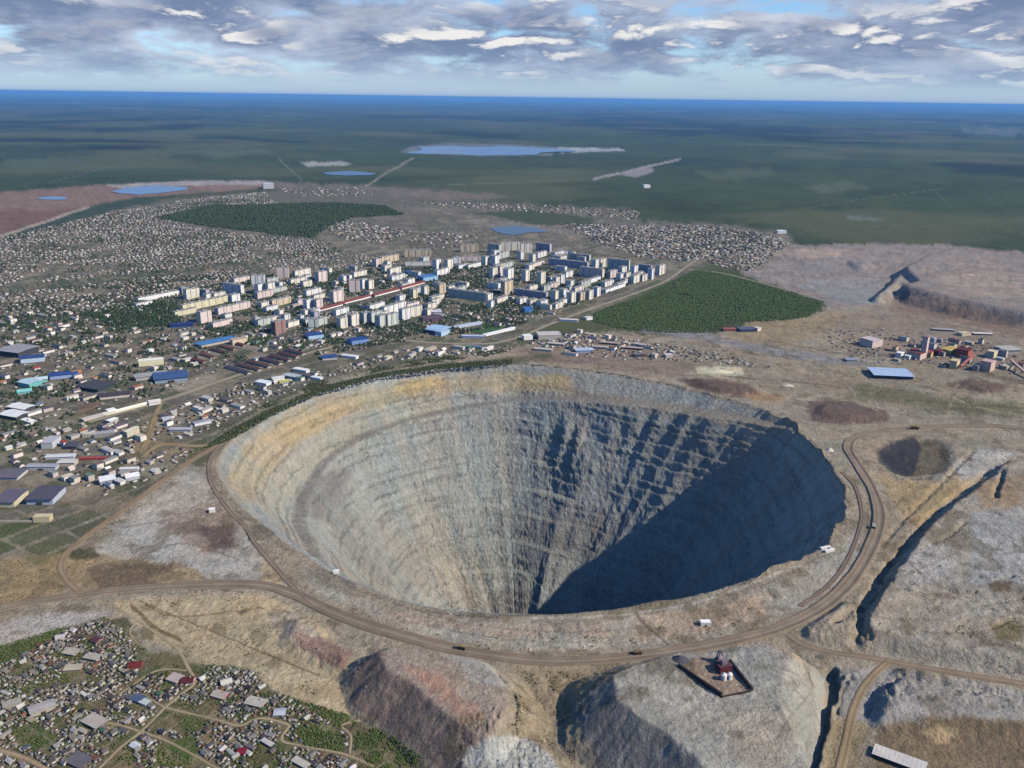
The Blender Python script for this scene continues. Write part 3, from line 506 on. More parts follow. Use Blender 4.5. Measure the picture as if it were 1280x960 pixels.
def build_pit():
    # finer spacing on the far side, which faces the viewer
    t = np.linspace(0, 1, 1350, endpoint=False)
    th = 2 * np.pi * t + 0.42 * np.sin(2 * np.pi * t) ; th = th + np.pi / 2 + np.pi    # dense about +y
    d = np.concatenate([np.linspace(0, 500, 365)])
    n, m = len(th), len(d)
    T, D = np.meshgrid(th, d)
    a = (T + np.pi) % (2 * np.pi) - np.pi; R = rim_radius(T)
    deg = np.degrees(a) % 360          # 0 right, 90 far, 180 left, 270 near
    s = a * 520.0; cs, sn = np.cos(a), np.sin(a)
    def per(fx, fy, seed, octs, fn=fbm): # noise that closes round the pit
        return fn(cs * 520 / fx + sn * 311 / fx, D / fy + sn * 520 / fx * 0.8, seed, octs)
    inset = D * 0.80 + 10 * sstep(D, 0, 500) ** 2
    # haul ramp: leaves ground level on the right, winds down round the far and left walls
    ramp = np.interp(deg, [0, 12, 30, 50, 75, 90, 120, 150, 180, 210, 250, 300, 345, 360], [300, 2, 18, 32, 48, 62, 84, 100, 114, 132, 160, 200, 270, 300]) + 3 * np.sin(deg / 13)
    wr = np.interp(deg, [0, 10, 30, 60, 80, 100, 150, 200, 330, 360], [0, 3, 40, 46, 34, 21, 19, 21, 16, 0])
    soft = 1.6
    flat = np.interp(deg, [0, 15, 30, 70, 95, 360], [0, 0, 0.9, 0.8, 0, 0])           # the upper wall lies back on the far right
    inset += flat * np.minimum(D, ramp)
    inset += wr * sstep(D, ramp - soft, ramp + soft)
    b2 = 40 + 4 * np.sin(deg / 17) ; w2 = 12 * sstep(deg, 88, 100) * (1 - sstep(deg, 196, 215))
    inset += w2 * sstep(D, b2 - soft, b2 + soft)
    b3 = 9 + 3 * np.sin(deg / 9); w3 = 9 * sstep(deg, 150, 175) * (1 - sstep(deg, 262, 285)); inset += w3 * sstep(D, b3 - 1, b3 + 1)
    # narrow worked benches all the way down, broken where the wall has slid
    bench = np.zeros_like(D); brk = per(75, 70, 413, 4)
    for k, lv in enumerate(np.arange(24, 480, 21.0)):
        lv = lv + 5 * math.sin(k * 2.3) + 4 * fbm(a * 3 + 50, a * 0 + k * 3.1, 414, 3); wob = 3.6 * fbm(s / 13, a * 0 + k, 415, 3)
        on = sstep(brk + 0.5 * fbm(s / 60, a * 0 + k * 7.7, 416, 2), -0.32, 0.12); wd = (4.4 + 0.9 * sstep(np.cos(a - math.radians(50)), 0.75, 0.96) * (1 - sstep(D, 170, 260))) * on
        inset += wd * (sstep(D, lv + wob - 0.9, lv + wob + 0.9) - np.clip((D - lv - wob) / 21 + 0.5, 0, 1)); bench = np.maximum(bench, on * np.exp(-((D - lv - wob) / 1.5) ** 2))
    # narrow benches, mostly eroded away; best kept on the far right
    for lv, amt, lo, hi in ((215, 9, 62, 120), (300, 9, 55, 110), (345, 7, 80, 125), (255, 6, 50, 95), (95, 5, 78, 138), (128, 5, 84, 142), (165, 5, 74, 126)):
        inset += amt * sstep(D, lv - 2, lv + 2) * sstep(deg, lo, lo + 8) * (1 - sstep(deg, hi, hi + 8))
    # erosion gullies down the wall
    warp = 26 * per(70, 90, 420, 4)
    def gul(width, stretch, seed, octs=3):
        return ridged((cs * 520 + sn * 340 + warp) / width, (sn * 520 - cs * 120 + warp) / width + D / stretch, seed, octs)
    lo = sstep(D, 8, 60)
    gm = 0.35 + 0.9 * sstep(per(130, 110, 433, 3), -0.25, 0.45) * (0.55 + 0.45 * sstep(np.cos(a - math.radians(62)), 0.6, 0.95))
    dr = -lo * gm * (5.0 * (gul(64, 200, 430) - 0.62) + 1.7 * (gul(21, 60, 431) - 0.6)) - (0.4 + lo) * 1.0 * (gul(8, 9, 432, 2) - 0.6)
    # big ribs right of the middle of the far wall
    rib = np.zeros_like(a)
    for c0, wd, am, d0, d1 in ((74.5, 1.7, 17, 60, 205), (69.5, 1.5, 15, 70, 180), (65, 5.0, 24, 95, 240), (84, 1.8, 5, 60, 220), (57, 4.0, 13, 60, 170), (104, 2.2, 5, 70, 330), (113, 2.5, 4, 90, 260), (50, 2.2, 16, 30, 130), (44, 1.8, 13, 25, 110), (38, 1.6, 9, 20, 90)):
        cc = c0 + 3.0 * per(60, 48, 440, 3) + (D - 150) * 0.004
        x = (deg - cc) / wd
        rib += 0.6 * am * np.exp(-np.abs(x) ** 2.2) * sstep(D, d0, d0 + 35) * (1 - sstep(D, d1 - 90, d1 + 40))
    # chutes and fans of loose rock on the left wall
    fan = -8 * np.exp(-((deg - 158 - 6 * per(100, 90, 441, 2)) / 4.5) ** 2) * sstep(D, 90, 160) - 7 * np.exp(-((deg - 140 - 5 * per(100, 90, 442, 2)) / 3.5) ** 2) * sstep(D, 120, 220) + 10 * np.exp(-((deg - 149) / 3.5) ** 2) * sstep(D, 100, 200)
    rough = (1.5 * per(11, 9, 450, 3) + 2.0 * per(34, 30, 452, 3)) * (0.2 + lo)
    rad = R - inset * R / 525; tame = 0.25 + 0.75 * sstep(rad / R, 0.15, 0.85)      # relief fades towards the narrow bottom
    rad = rad - tame * ((rib - 0.5 * fan - dr) * R / 525 - rough)
    floor = 60 + 8 * fbm(T * 4, T * 0, 460, 2); rad = np.maximum(rad, floor * (1 - 0.0 * D))
    # keep the crest itself clean
    k = sstep(D, 0, 10); rad = R * (1 - k) + rad * k - (1 - k) * inset * R / 525
    x = PITC[0] + rad * np.cos(a); y = PITC[1] + rad * np.sin(a)
    hz = height_full((PITC[0] + R[0] * np.cos(a[0])), (PITC[1] + R[0] * np.sin(a[0])))
    fade = 1 - sstep(D, 0, 60)
    crest = (1 - sstep(D, 0, 14)) * (1.0 + 8.0 * sstep(np.cos(a - math.radians(-10)), 0.4, 0.85)) * np.maximum(0, fbm(s / 30, a * 0, 417, 4) + 0.1)
    z = -D + crest + hz[None] * fade + 0.3 * (D < 1e-6) + 0.8 * per(14, 14, 451, 3) * sstep(D, 2, 20)
    # loose tips and berms along the crest, most on the right
    P = np.stack([x.ravel(), y.ravel(), z.ravel()], 1)
    # apron outside the crest, lying on the ground sheet
    ap = []
    for off, up in ((15, -2.0), (11, 0.22), (7, 0.3), (3, 0.3)):
        X = PITC[0] + (R[0] + off) * np.cos(a[0]); Y = PITC[1] + (R[0] + off) * np.sin(a[0]); ap.append(np.stack([X, Y, height_full(X, Y) + up], 1))
    V = np.vstack(ap + [P]); m2 = m + 4
    px, py = to_px(V)
    # colours: soil near the crest, rock below
    nap = 4 * n; cg = paint(V[:nap + 6 * n], px[:nap + 6 * n], py[:nap + 6 * n])
    Dv = np.concatenate([np.zeros(nap), D.ravel()]); av = np.concatenate([np.tile(a[0], 4), a.ravel()])
    c = np.tile(lin((152, 152, 144)), (len(V), 1))
    w1, wv = fbm(px / 12, py / 16, 470, 4), fbm(px / 14, py / 10, 471, 4)
    farside = (np.sin(av) > -0.45)
    for poly, rgb, wr_ in PIT_PAINT:
        al = (0.52 * soft_inside(px + wr_ * 1.8 * w1, py + wr_ * 1.5 * wv, poly, wr_ * 1.6) * farside)[:, None]; c = c * (1 - al) + lin(rgb) * al
    S = np.cos(av) * 520 + np.sin(av) * 340 + np.concatenate([np.zeros(nap), warp.ravel()]); S2 = np.sin(av) * 520 - np.cos(av) * 120
    streak = fbm(S / 9 , S2 / 9 + Dv / 150, 480, 4); streak2 = fbm(S / 30, S2 / 30 + Dv / 210, 481, 3); bed = fbm(S / 240, S2 / 240 + Dv / 5.5, 482, 3); grain = fbm(S / 5.0, S2 / 5.0 + Dv / 3.5, 483, 3)
    bn = np.concatenate([np.zeros(nap), bench.ravel()]); f = (1 + 0.05 * streak + 0.10 * streak2 + 0.20 * bed + 0.20 * grain) * (1 - 0.30 * bn)
    c *= f[:, None]; hue = 0.10 * fbm(S / 40, S2 / 40 + Dv / 120, 484, 3); c[:, 0] *= 1 + hue; c[:, 2] *= 1 - hue; c[:, 1] *= 1 - 0.25 * hue
    # the trodden ramp is dustier
    rv = np.concatenate([np.full(nap, 1e3), (D - ramp).ravel()]); onr = np.exp(-((rv + 0.5) / 1.8) ** 2)[:, None]; c = c * (1 - 0.55 * onr) + lin((120, 110, 98)) * 0.55 * onr
    mixg = (1 - sstep(Dv[:nap + 6 * n], 0.5, 7))[:, None]; c[:nap + 6 * n] = cg * mixg + c[:nap + 6 * n] * (1 - mixg)
    c = np.clip(c, 0.01, 0.8)
    j, i = np.meshgrid(np.arange(n), np.arange(m2 - 1)); j2 = (j + 1) % n
    q = np.stack([i * n + j, i * n + j2, (i + 1) * n + j2, (i + 1) * n + j], -1).reshape(-1, 4)
    ctr = len(V); V = np.vstack([V, [[PITC[0], PITC[1], -500.5]]]); c = np.vstack([c, lin((110, 104, 96))[None]])
    b = (m2 - 1) * n + np.arange(n); tri = np.stack([b, (m2 - 1) * n + (np.arange(n) + 1) % n, np.full(n, ctr)], 1)
    link('open_pit', mesh_from('open_pit', V, [q, tri], c), M_ROCK, kind='structure', label='vast funnel-shaped open pit with benched grey and yellow rock walls')
build_pit()

# ------------------------------------------------------------------ waters
def sheet(name, poly_px, mat, lift, z=0.0, **pr):
    p = smooth_line(np.vstack([W2(poly_px), W2(poly_px)[:1]]), 40.0)[:-1]; c0 = p.mean(0); sz = np.ptp(p[:, 0]) * 0.06
    p = p + sz * np.stack([fbm(p[:, 0] / sz / 1.5, p[:, 1] / sz / 3, 701, 3), 2.0 * fbm(p[:, 0] / sz / 1.5, p[:, 1] / sz / 3, 702, 3)], 1)
    zz = float(np.median(height(p[:, 0], p[:, 1]))) + lift
    V = np.column_stack([p, np.full(len(p), zz)]); me = bpy.data.meshes.new(name); me.from_pydata(V.tolist(), [], [list(range(len(p)))]); me.update()
    if me.polygons[0].normal.z < 0: me.flip_normals()
    return link(name, me, mat, **pr)
M_WATER = water_mat('lake_water', (92, 124, 158)); M_POND = water_mat('pond_water', (66, 86, 104))
sheet('lake', [(503, 190), (522, 187), (530, 183), (560, 181), (590, 182.5), (640, 182), (680, 184), (720, 186.5), (716, 188.5), (690, 189), (668, 192), (620, 193), (590, 194), (545, 192)], M_WATER, 9, kind='structure', label='long blue lake out on the taiga plain beyond the town')
sheet('tailings_water', [(138, 240), (158, 235), (195, 232), (235, 235), (215, 240), (175, 243)], M_WATER, 3, kind='structure', label='blue water of the tailings basin behind the houses')
sheet('tailings_pool', [(45, 248), (65, 246), (84, 247), (80, 250), (55, 250)], M_WATER, 2, kind='structure', label='small pale pool on the red tailings')
sheet('pond', [(404, 216), (440, 214), (470, 218), (440, 220), (412, 219)], M_POND, 4, kind='structure', label='dark pond by the far edge of town')
sheet('town_pond', [(612, 285), (640, 283), (668, 285), (684, 290), (660, 291), (640, 294), (620, 290)], M_POND, 2, kind='structure', label='grey blue pond behind the apartment blocks')

# ------------------------------------------------------------------ roads
def road(name, pts_px, width, rgb, label, lanes=7, lift=0.55, berm=0.5, ruts=0.14, step=7.0):
    p = smooth_line(W2(pts_px), step); t = np.gradient(p, axis=0); t /= np.linalg.norm(t, axis=1)[:, None] + 1e-9; nrm = np.stack([-t[:, 1], t[:, 0]], 1)
    u = np.linspace(-1, 1, lanes); wv = width * (1 + 0.24 * fbm(np.arange(len(p)) / 9.0, np.zeros(len(p)), abs(hash(name)) % 97 if False else len(p) % 97, 2))
    X = p[:, None, 0] + nrm[:, None, 0] * u[None] * wv[:, None] / 2; Y = p[:, None, 1] + nrm[:, None, 1] * u[None] * wv[:, None] / 2
    Z = height_full(X.ravel(), Y.ravel()).reshape(X.shape)
    Zc = np.convolve(np.pad(Z[:, lanes // 2], 3, 'edge'), np.ones(7) / 7, 'valid')
    Z = np.maximum(0.7 * Zc[:, None] + 0.3 * Z, Z) + lift
    e = np.abs(u) > 0.99; e2 = (np.abs(u) > 0.6) & ~e
    Z[:, e] -= lift + 0.6; Z[:, e2] += berm
    base = lin(rgb)[None, None] * np.ones((len(p), lanes, 1))
    lane_f = 1 + ruts * np.cos(u * math.pi * 2.6) - 0.28 * e2
    base = base * lane_f[None, :, None] * (1 + 0.26 * fbm(X / 18, Y / 18, 77, 4))[:, :, None]
    V = np.stack([X, Y, Z], -1).reshape(-1, 3); n = len(p)
    i, j = np.meshgrid(np.arange(n - 1), np.arange(lanes - 1), indexing='ij'); k = i * lanes + j
    q = np.stack([k, k + lanes, k + lanes + 1, k + 1], -1).reshape(-1, 4)[:, ::-1]
    return link(name, mesh_from(name, V, [q], np.clip(base.reshape(-1, 3), 0, 1)), M_ROAD, kind='structure', label=label)
RD = (134, 116, 98)
road('haul_road', ROAD_HAUL, 19, (134, 119, 101), 'wide brown haul road curving round the near and right side of the pit', lanes=13, berm=1.1, ruts=0.2)
road('haul_road', [(1000, 758), (1036, 731), (1060, 698), (1074, 662), (1077, 638), (1069, 608), (1052, 590)], 8, (122, 106, 92), 'narrow dirt track running inside the haul road on the right rim')
road('dirt_road', ROAD_EAST, 13, (142, 124, 104), 'straight dirt road leaving the haul road towards the lower right')
road('dirt_road', ROAD_GULLY, 11, (148, 128, 100), 'sandy track dropping down the gully at the lower right')
road('dirt_road', [(104, 745), (86, 728), (76, 710), (82, 692), (105, 672), (150, 640), (200, 603), (245, 572), (285, 550)], 12, (140, 120, 94), 'dirt road climbing past the left side of the pit to town')
road('crest_track', [(392, 755), (366, 733), (340, 704), (318, 678), (306, 658), (288, 640), (272, 618), (262, 596), (264, 572), (282, 548)], 9, (132, 116, 100), 'narrow track hugging the left crest of the pit', lanes=7, berm=0.7)
road('dirt_road', [(178, 572), (200, 556), (240, 557), (270, 556)], 11, (150, 130, 98), 'short sandy cross road above the left rim')
road('dirt_road', [(176, 566), (186, 545), (194, 520), (202, 503)], 12, (146, 126, 94), 'sandy side road joining the workshops and the main street', lift=0.7)
road('main_street', [(110, 528), (165, 512), (215, 497), (270, 478), (320, 462), (370, 446), (430, 430), (480, 424), (540, 428), (600, 430), (640, 424), (690, 404), (740, 385), (790, 368), (830, 352), (860, 332), (882, 316), (905, 298)], 14, (150, 140, 118), 'long pale main street running from the left along the edge of town')
road('town_street', [(205, 410), (260, 398), (320, 376), (360, 362), (420, 352), (480, 340), (520, 330)], 11, (108, 104, 96), 'tree-lined street behind the left apartment blocks', lift=0.8)
road('town_street', [(300, 418), (360, 400), (430, 384), (500, 369), (545, 352), (600, 338), (660, 328)], 11, (112, 106, 98), 'street past the long red roofed row in the middle of town', lift=0.8)
road('forest_road', [(860, 337), (905, 342), (960, 356), (1030, 376), (1080, 388), (1120, 392)], 10, (158, 148, 126), 'pale road along the upper edge of the green wood')
road('dirt_road', [(-40, 930), (0, 938), (30, 947), (62, 963)], 6, (160, 140, 112), 'sandy lane at the lower left corner of the settlement', berm=0.1)
LANES = [
    ([(120, 750), (148, 762), (172, 776), (196, 792), (222, 812), (236, 836), (244, 852), (228, 866), (206, 884)], 6.5, 'sandy lane entering the settlement from the haul road'),
    ([(206, 884), (190, 900), (176, 914), (150, 934), (118, 966)], 6, 'lane running down the left of the settlement from the fork'),
    ([(206, 884), (240, 892), (275, 900), (300, 906), (322, 897), (345, 900), (362, 906)], 6, 'lane running right across the settlement from the fork'),
    ([(176, 914), (205, 924), (240, 942), (275, 962)], 5, 'narrow lane leaving the second crossing towards the bottom edge'),
    ([(176, 914), (150, 906), (128, 902), (108, 896)], 4.5, 'short lane past the pale roofed barn'),
    ([(362, 906), (352, 924), (380, 932), (430, 942), (468, 958)], 5.5, 'lane rounding the green plot at the settlement right edge'),
    ([(437, 942), (438, 918), (426, 906), (450, 900)], 4.5, 'short sandy spur beside the reddish waste heap'),
    ([(234, 838), (208, 836), (186, 842), (160, 860), (148, 868)], 4.5, 'lane past the red roofed houses'),
    ([(172, 776), (162, 790), (176, 806), (198, 800)], 4.0, 'small loop lane round a scrubby island'),
    ([(206, 884), (188, 874), (176, 868)], 4.0, 'stub lane beside the blue grey roofed house'),
]
for pts, w, lb in LANES: road('village_lane', pts, w * 0.8, (152, 138, 110), lb, lanes=5, lift=0.35, berm=0.05, ruts=0.06, step=5.0)

# ------------------------------------------------------------------ haze: the air between here and the horizon
def build_haze():
    x0, x1, y0, y1, z0, z1 = -275000, 275000, -275000, 275000, -520, 640
    V = [(x, y, z) for z in (z0, z1) for y in (y0, y1) for x in (x0, x1)]
    Q = [(0, 2, 3, 1), (4, 5, 7, 6), (0, 1, 5, 4), (2, 6, 7, 3), (0, 4, 6, 2), (1, 3, 7, 5)]
    me = bpy.data.meshes.new('haze'); me.from_pydata(V, [], Q); me.update()
    m = bpy.data.materials.new('haze_air'); m.use_nodes = True; m.node_tree.nodes.clear()
    v = m.node_tree.nodes.new('ShaderNodeVolumePrincipled'); v.inputs['Color'].default_value = (0.20, 0.50, 1.0, 1); v.inputs['Density'].default_value = HAZE; v.inputs['Anisotropy'].default_value = 0.0
    o = m.node_tree.nodes.new('ShaderNodeOutputMaterial'); m.node_tree.links.new(v.outputs[0], o.inputs['Volume'])
    link('haze', me, m, kind='stuff', label='thin blue air haze over the plain')
HAZE = 1.7e-5
build_haze()

# ------------------------------------------------------------------ building kit
random.seed(7); RNG = np.random.default_rng(7)
def object_paint(name, rough, scale, amp, bump=0.0, spec=0.2, stripes=0.0):
    """weathered paint or sheeting in the object's own colour"""
    k = NT(name); oi = k.n('ShaderNodeObjectInfo'); p = k.pos()
    f = k.math('MULTIPLY_ADD', k.math('SUBTRACT', k.noise(p, scale, 4.0, 0.65), 0.5), amp, 1.0)
    f = k.math('MULTIPLY', f, k.math('MULTIPLY_ADD', k.math('SUBTRACT', k.noise(p, scale * 0.2, 2.0, 0.5), 0.5), amp * 0.7, 1.0))
    if stripes:
        tc = k.n('ShaderNodeTexCoord'); s = k.n('ShaderNodeSeparateXYZ', Vector=tc.outputs['Object'])
        f = k.math('MULTIPLY', f, k.math('MULTIPLY_ADD', k.math('SINE', k.math('MULTIPLY', s.outputs[0], 70.0)), stripes, 1.0))
    k.t.links.new(k.scale_color(oi.outputs['Color'], f), k.b.inputs['Base Color'])
    k.b.inputs['Roughness'].default_value = rough; k.b.inputs['Specular IOR Level'].default_value = spec
    return k.m
M_WALL = object_paint('painted_wall', 0.85, 0.5, 0.45)
M_ROOF = object_paint('sheet_roof', 0.7, 0.45, 0.6, spec=0.25, stripes=0.06)
M_PANEL = object_paint('dark_panel', 0.8, 1.0, 0.3)
def facade_mat():
    k = NT('panel_facade'); oi = k.n('ShaderNodeObjectInfo'); tc = k.n('ShaderNodeTexCoord'); s = k.n('ShaderNodeSeparateXYZ', Vector=tc.outputs['Object'])
    h = k.math('ADD', s.outputs[0], s.outputs[1])
    fz = k.math('FRACT', k.math('DIVIDE', s.outputs[2], 3.0)); fh = k.math('FRACT', k.math('DIVIDE', h, 3.4))
    win = k.math('MULTIPLY', k.math('GREATER_THAN', k.math('ABSOLUTE', k.math('SUBTRACT', fz, 0.55)), -1.0), k.math('LESS_THAN', k.math('ABSOLUTE', k.math('SUBTRACT', fz, 0.55)), 0.25))
    win = k.math('MULTIPLY', win, k.math('LESS_THAN', k.math('ABSOLUTE', k.math('SUBTRACT', fh, 0.5)), 0.24))
    nz = k.math('MULTIPLY_ADD', k.math('SUBTRACT', k.noise(k.pos(), 0.09, 3.0), 0.5), 0.35, 1.0)
    f = k.math('MULTIPLY', nz, k.math('MULTIPLY_ADD', win, -0.38, 1.0))
    k.t.links.new(k.scale_color(oi.outputs['Color'], f), k.b.inputs['Base Color']); k.b.inputs['Roughness'].default_value = 0.8
    return k.m
M_FACADE = facade_mat()

def me_simple(name, V, Fc, mat):
    me = bpy.data.meshes.new(name); me.from_pydata(V, [], Fc); me.update(); me.materials.append(mat); return me
def box(x0, x1, y0, y1, z0, z1):
    V = [(x0, y0, z0), (x1, y0, z0), (x1, y1, z0), (x0, y1, z0), (x0, y0, z1), (x1, y0, z1), (x1, y1, z1), (x0, y1, z1)]
    return V, [(0, 3, 2, 1), (4, 5, 6, 7), (0, 1, 5, 4), (1, 2, 6, 5), (2, 3, 7, 6), (3, 0, 4, 7)]
def join(*parts):
    V, Fc = [], []
    for v, f in parts:
        b = len(V); V += list(v); Fc += [tuple(i + b for i in q) for q in f]
    return V, Fc
def gable_wall(e):
    V = [(-.5, -.5, -.2), (.5, -.5, -.2), (.5, .5, -.2), (-.5, .5, -.2), (-.5, -.5, e), (.5, -.5, e), (.5, .5, e), (-.5, .5, e), (-.5, 0, .985), (.5, 0, .985)]
    return V, [(0, 3, 2, 1), (0, 1, 5, 4), (2, 3, 7, 6), (1, 2, 6, 9, 5), (3, 0, 4, 8, 7)]
def gable_roof(e, t=0.07, ov=0.06):
    # two sheets with thickness, meeting at the ridge and overhanging the walls
    dz = (1 - e) * (0.5 + ov) / 0.5; lo = 1 - dz; X, Y = .5 + ov * .6, .5 + ov
    V = [(-X, -Y, lo), (X, -Y, lo), (X, 0, 1), (-X, 0, 1), (-X, Y, lo), (X, Y, lo), (-X, -Y, lo + t), (X, -Y, lo + t), (X, 0, 1 + t), (-X, 0, 1 + t), (-X, Y, lo + t), (X, Y, lo + t)]
    return V, [(6, 7, 8, 9), (9, 8, 11, 10), (0, 1, 7, 6), (5, 4, 10, 11), (1, 2, 8, 7), (2, 5, 11, 8), (3, 0, 6, 9), (4, 3, 9, 10), (0, 3, 2, 1), (3, 4, 5, 2)]
def arch_roof(n=7):
    V, Fc = [], []
    for i in range(n + 1):
        a = math.pi * i / n; y = -.52 * math.cos(a); z = .7 + .34 * math.sin(a); V += [(-.52, y, z), (.52, y, z)]
    for i in range(n): Fc.append((2 * i, 2 * i + 1, 2 * i + 3, 2 * i + 2))
    Fc.append(tuple(range(0, 2 * n + 2, 2))[::-1]); Fc.append(tuple(range(1, 2 * n + 2, 2))); return V, Fc
KIT = {}
def kit():
    for e, nm in ((.58, 'house'), (.80, 'shed'), (.9, 'low')):
        KIT[nm] = (me_simple(nm + '_wall', *gable_wall(e), M_WALL), me_simple(nm + '_roof', *gable_roof(e, .09 if nm == 'house' else .05), M_ROOF))
    KIT['flat'] = (me_simple('flat_wall', *box(-.5, .5, -.5, .5, -.2, .96), M_WALL),
                   me_simple('flat_roof', *join(box(-.51, .51, -.51, .51, .962, 1.0), box(-.51, .51, -.51, -.48, 1.001, 1.05), box(-.51, .51, .48, .51, 1.001, 1.05), box(.48, .51, -.478, .478, 1.002, 1.049), box(-.51, -.48, -.478, .478, 1.002, 1.049)), M_ROOF))
    KIT['arch'] = (me_simple('arch_wall', *box(-.5, .5, -.5, .5, -.2, .74), M_WALL), me_simple('arch_roof', *arch_roof(), M_ROOF))
    KIT['chimney'] = me_simple('chimney', *join(box(.16, .22, .08, .18, .7, 1.22), box(.15, .23, .07, .19, 1.222, 1.27)), M_WALL)
    KIT['door'] = me_simple('door', *box(-.09, .09, -.535, -.502, -.05, .46), M_PANEL)
    KIT['annex'] = me_simple('annex', *join(box(.52, .78, -.4, .1, -.2, .5), box(.515, .8, -.43, .13, .502, .56)), M_WALL)
    KIT['vent'] = me_simple('roof_vent', *box(-.4, .4, -.06, .06, .99, 1.16), M_ROOF)
    V, Fc = box(-.5, .5, -.5, .5, 0, .0); 
kit()
THINGS = []      # (object, look, kind, photo px, zone phrase) - labels are given at the end
def zt(x, y):
    return float(height(np.array([x]), np.array([y]))[0])
def building(name, cat, x, y, ang, L, Wd, H, style, wall, roof, group=None, label=None, look=None, zone=None, parts=(), z=None):
    o = bpy.data.objects.new(name, None); COL.objects.link(o); o.empty_display_size = 0.1
    if z is None:
        c, s = math.cos(ang), math.sin(ang); cs = [(x + c * a * L / 2 - s * b * Wd / 2, y + s * a * L / 2 + c * b * Wd / 2) for a in (-1, 1) for b in (-1, 1)]
        z = float(height(np.array([q[0] for q in cs]), np.array([q[1] for q in cs])).min())
    o.location = (x, y, z); o.rotation_euler = (0, 0, ang); o.scale = (L, Wd, H)
    w, r = KIT[style]
    a = link('wall', w, None, o); a.color = (*lin(wall), 1); b = link('roof', r, None, o); b.color = (*lin(roof), 1)
    for p in parts:
        q = link({'vent': 'roof_vent'}.get(p, p), KIT[p], None, b if p in ('chimney', 'vent') else o); q.color = (*lin(wall if p in ('annex', 'chimney') else (70, 62, 56) if p == 'door' else roof), 1)
    o['category'] = cat
    if group: o['group'] = group
    if label: o['label'] = label
    else: THINGS.append((o, look, cat, to_px(np.array([x, y, z])), zone))
    return o
def spot(px, py):
    """where a pixel meets the actual ground"""
    z = 0.0
    for _ in range(4):
        g = ground_at(px, py, z); z = zt(g[0], g[1])
    return g[0], g[1], z
def from_px(x0, x1, yb, hpx, ang, Wd):
    """a building whose lit front spans x0..x1 with its foot at yb: centre, length, height in metres"""
    x, y, z = spot((x0 + x1) / 2, yb); dep = (np.array([x, y, z]) - CAM) @ FW; a = math.radians(ang)
    L = abs((x1 - x0) * dep / F / (abs(RT @ np.array([math.cos(a), math.sin(a), 0])) + 1e-6))
    H = hpx * dep / F / 0.95; n = np.array([math.sin(a), -math.cos(a)])     # outward normal of the front
    return x - n[0] * Wd / 2, y - n[1] * Wd / 2, a, L, H

# colours
CREAM, WHITE, PINK, TAN, LILAC, PALE, BROWN, YEL = (238, 231, 215), (240, 239, 235), (234, 216, 208), (216, 198, 170), (186, 182, 196), (200, 206, 198), (156, 124, 116), (228, 220, 184)
CN = {CREAM: 'cream', WHITE: 'white', PINK: 'pinkish', TAN: 'tan', LILAC: 'lilac grey', PALE: 'pale grey', BROWN: 'brown', YEL: 'yellowish'}
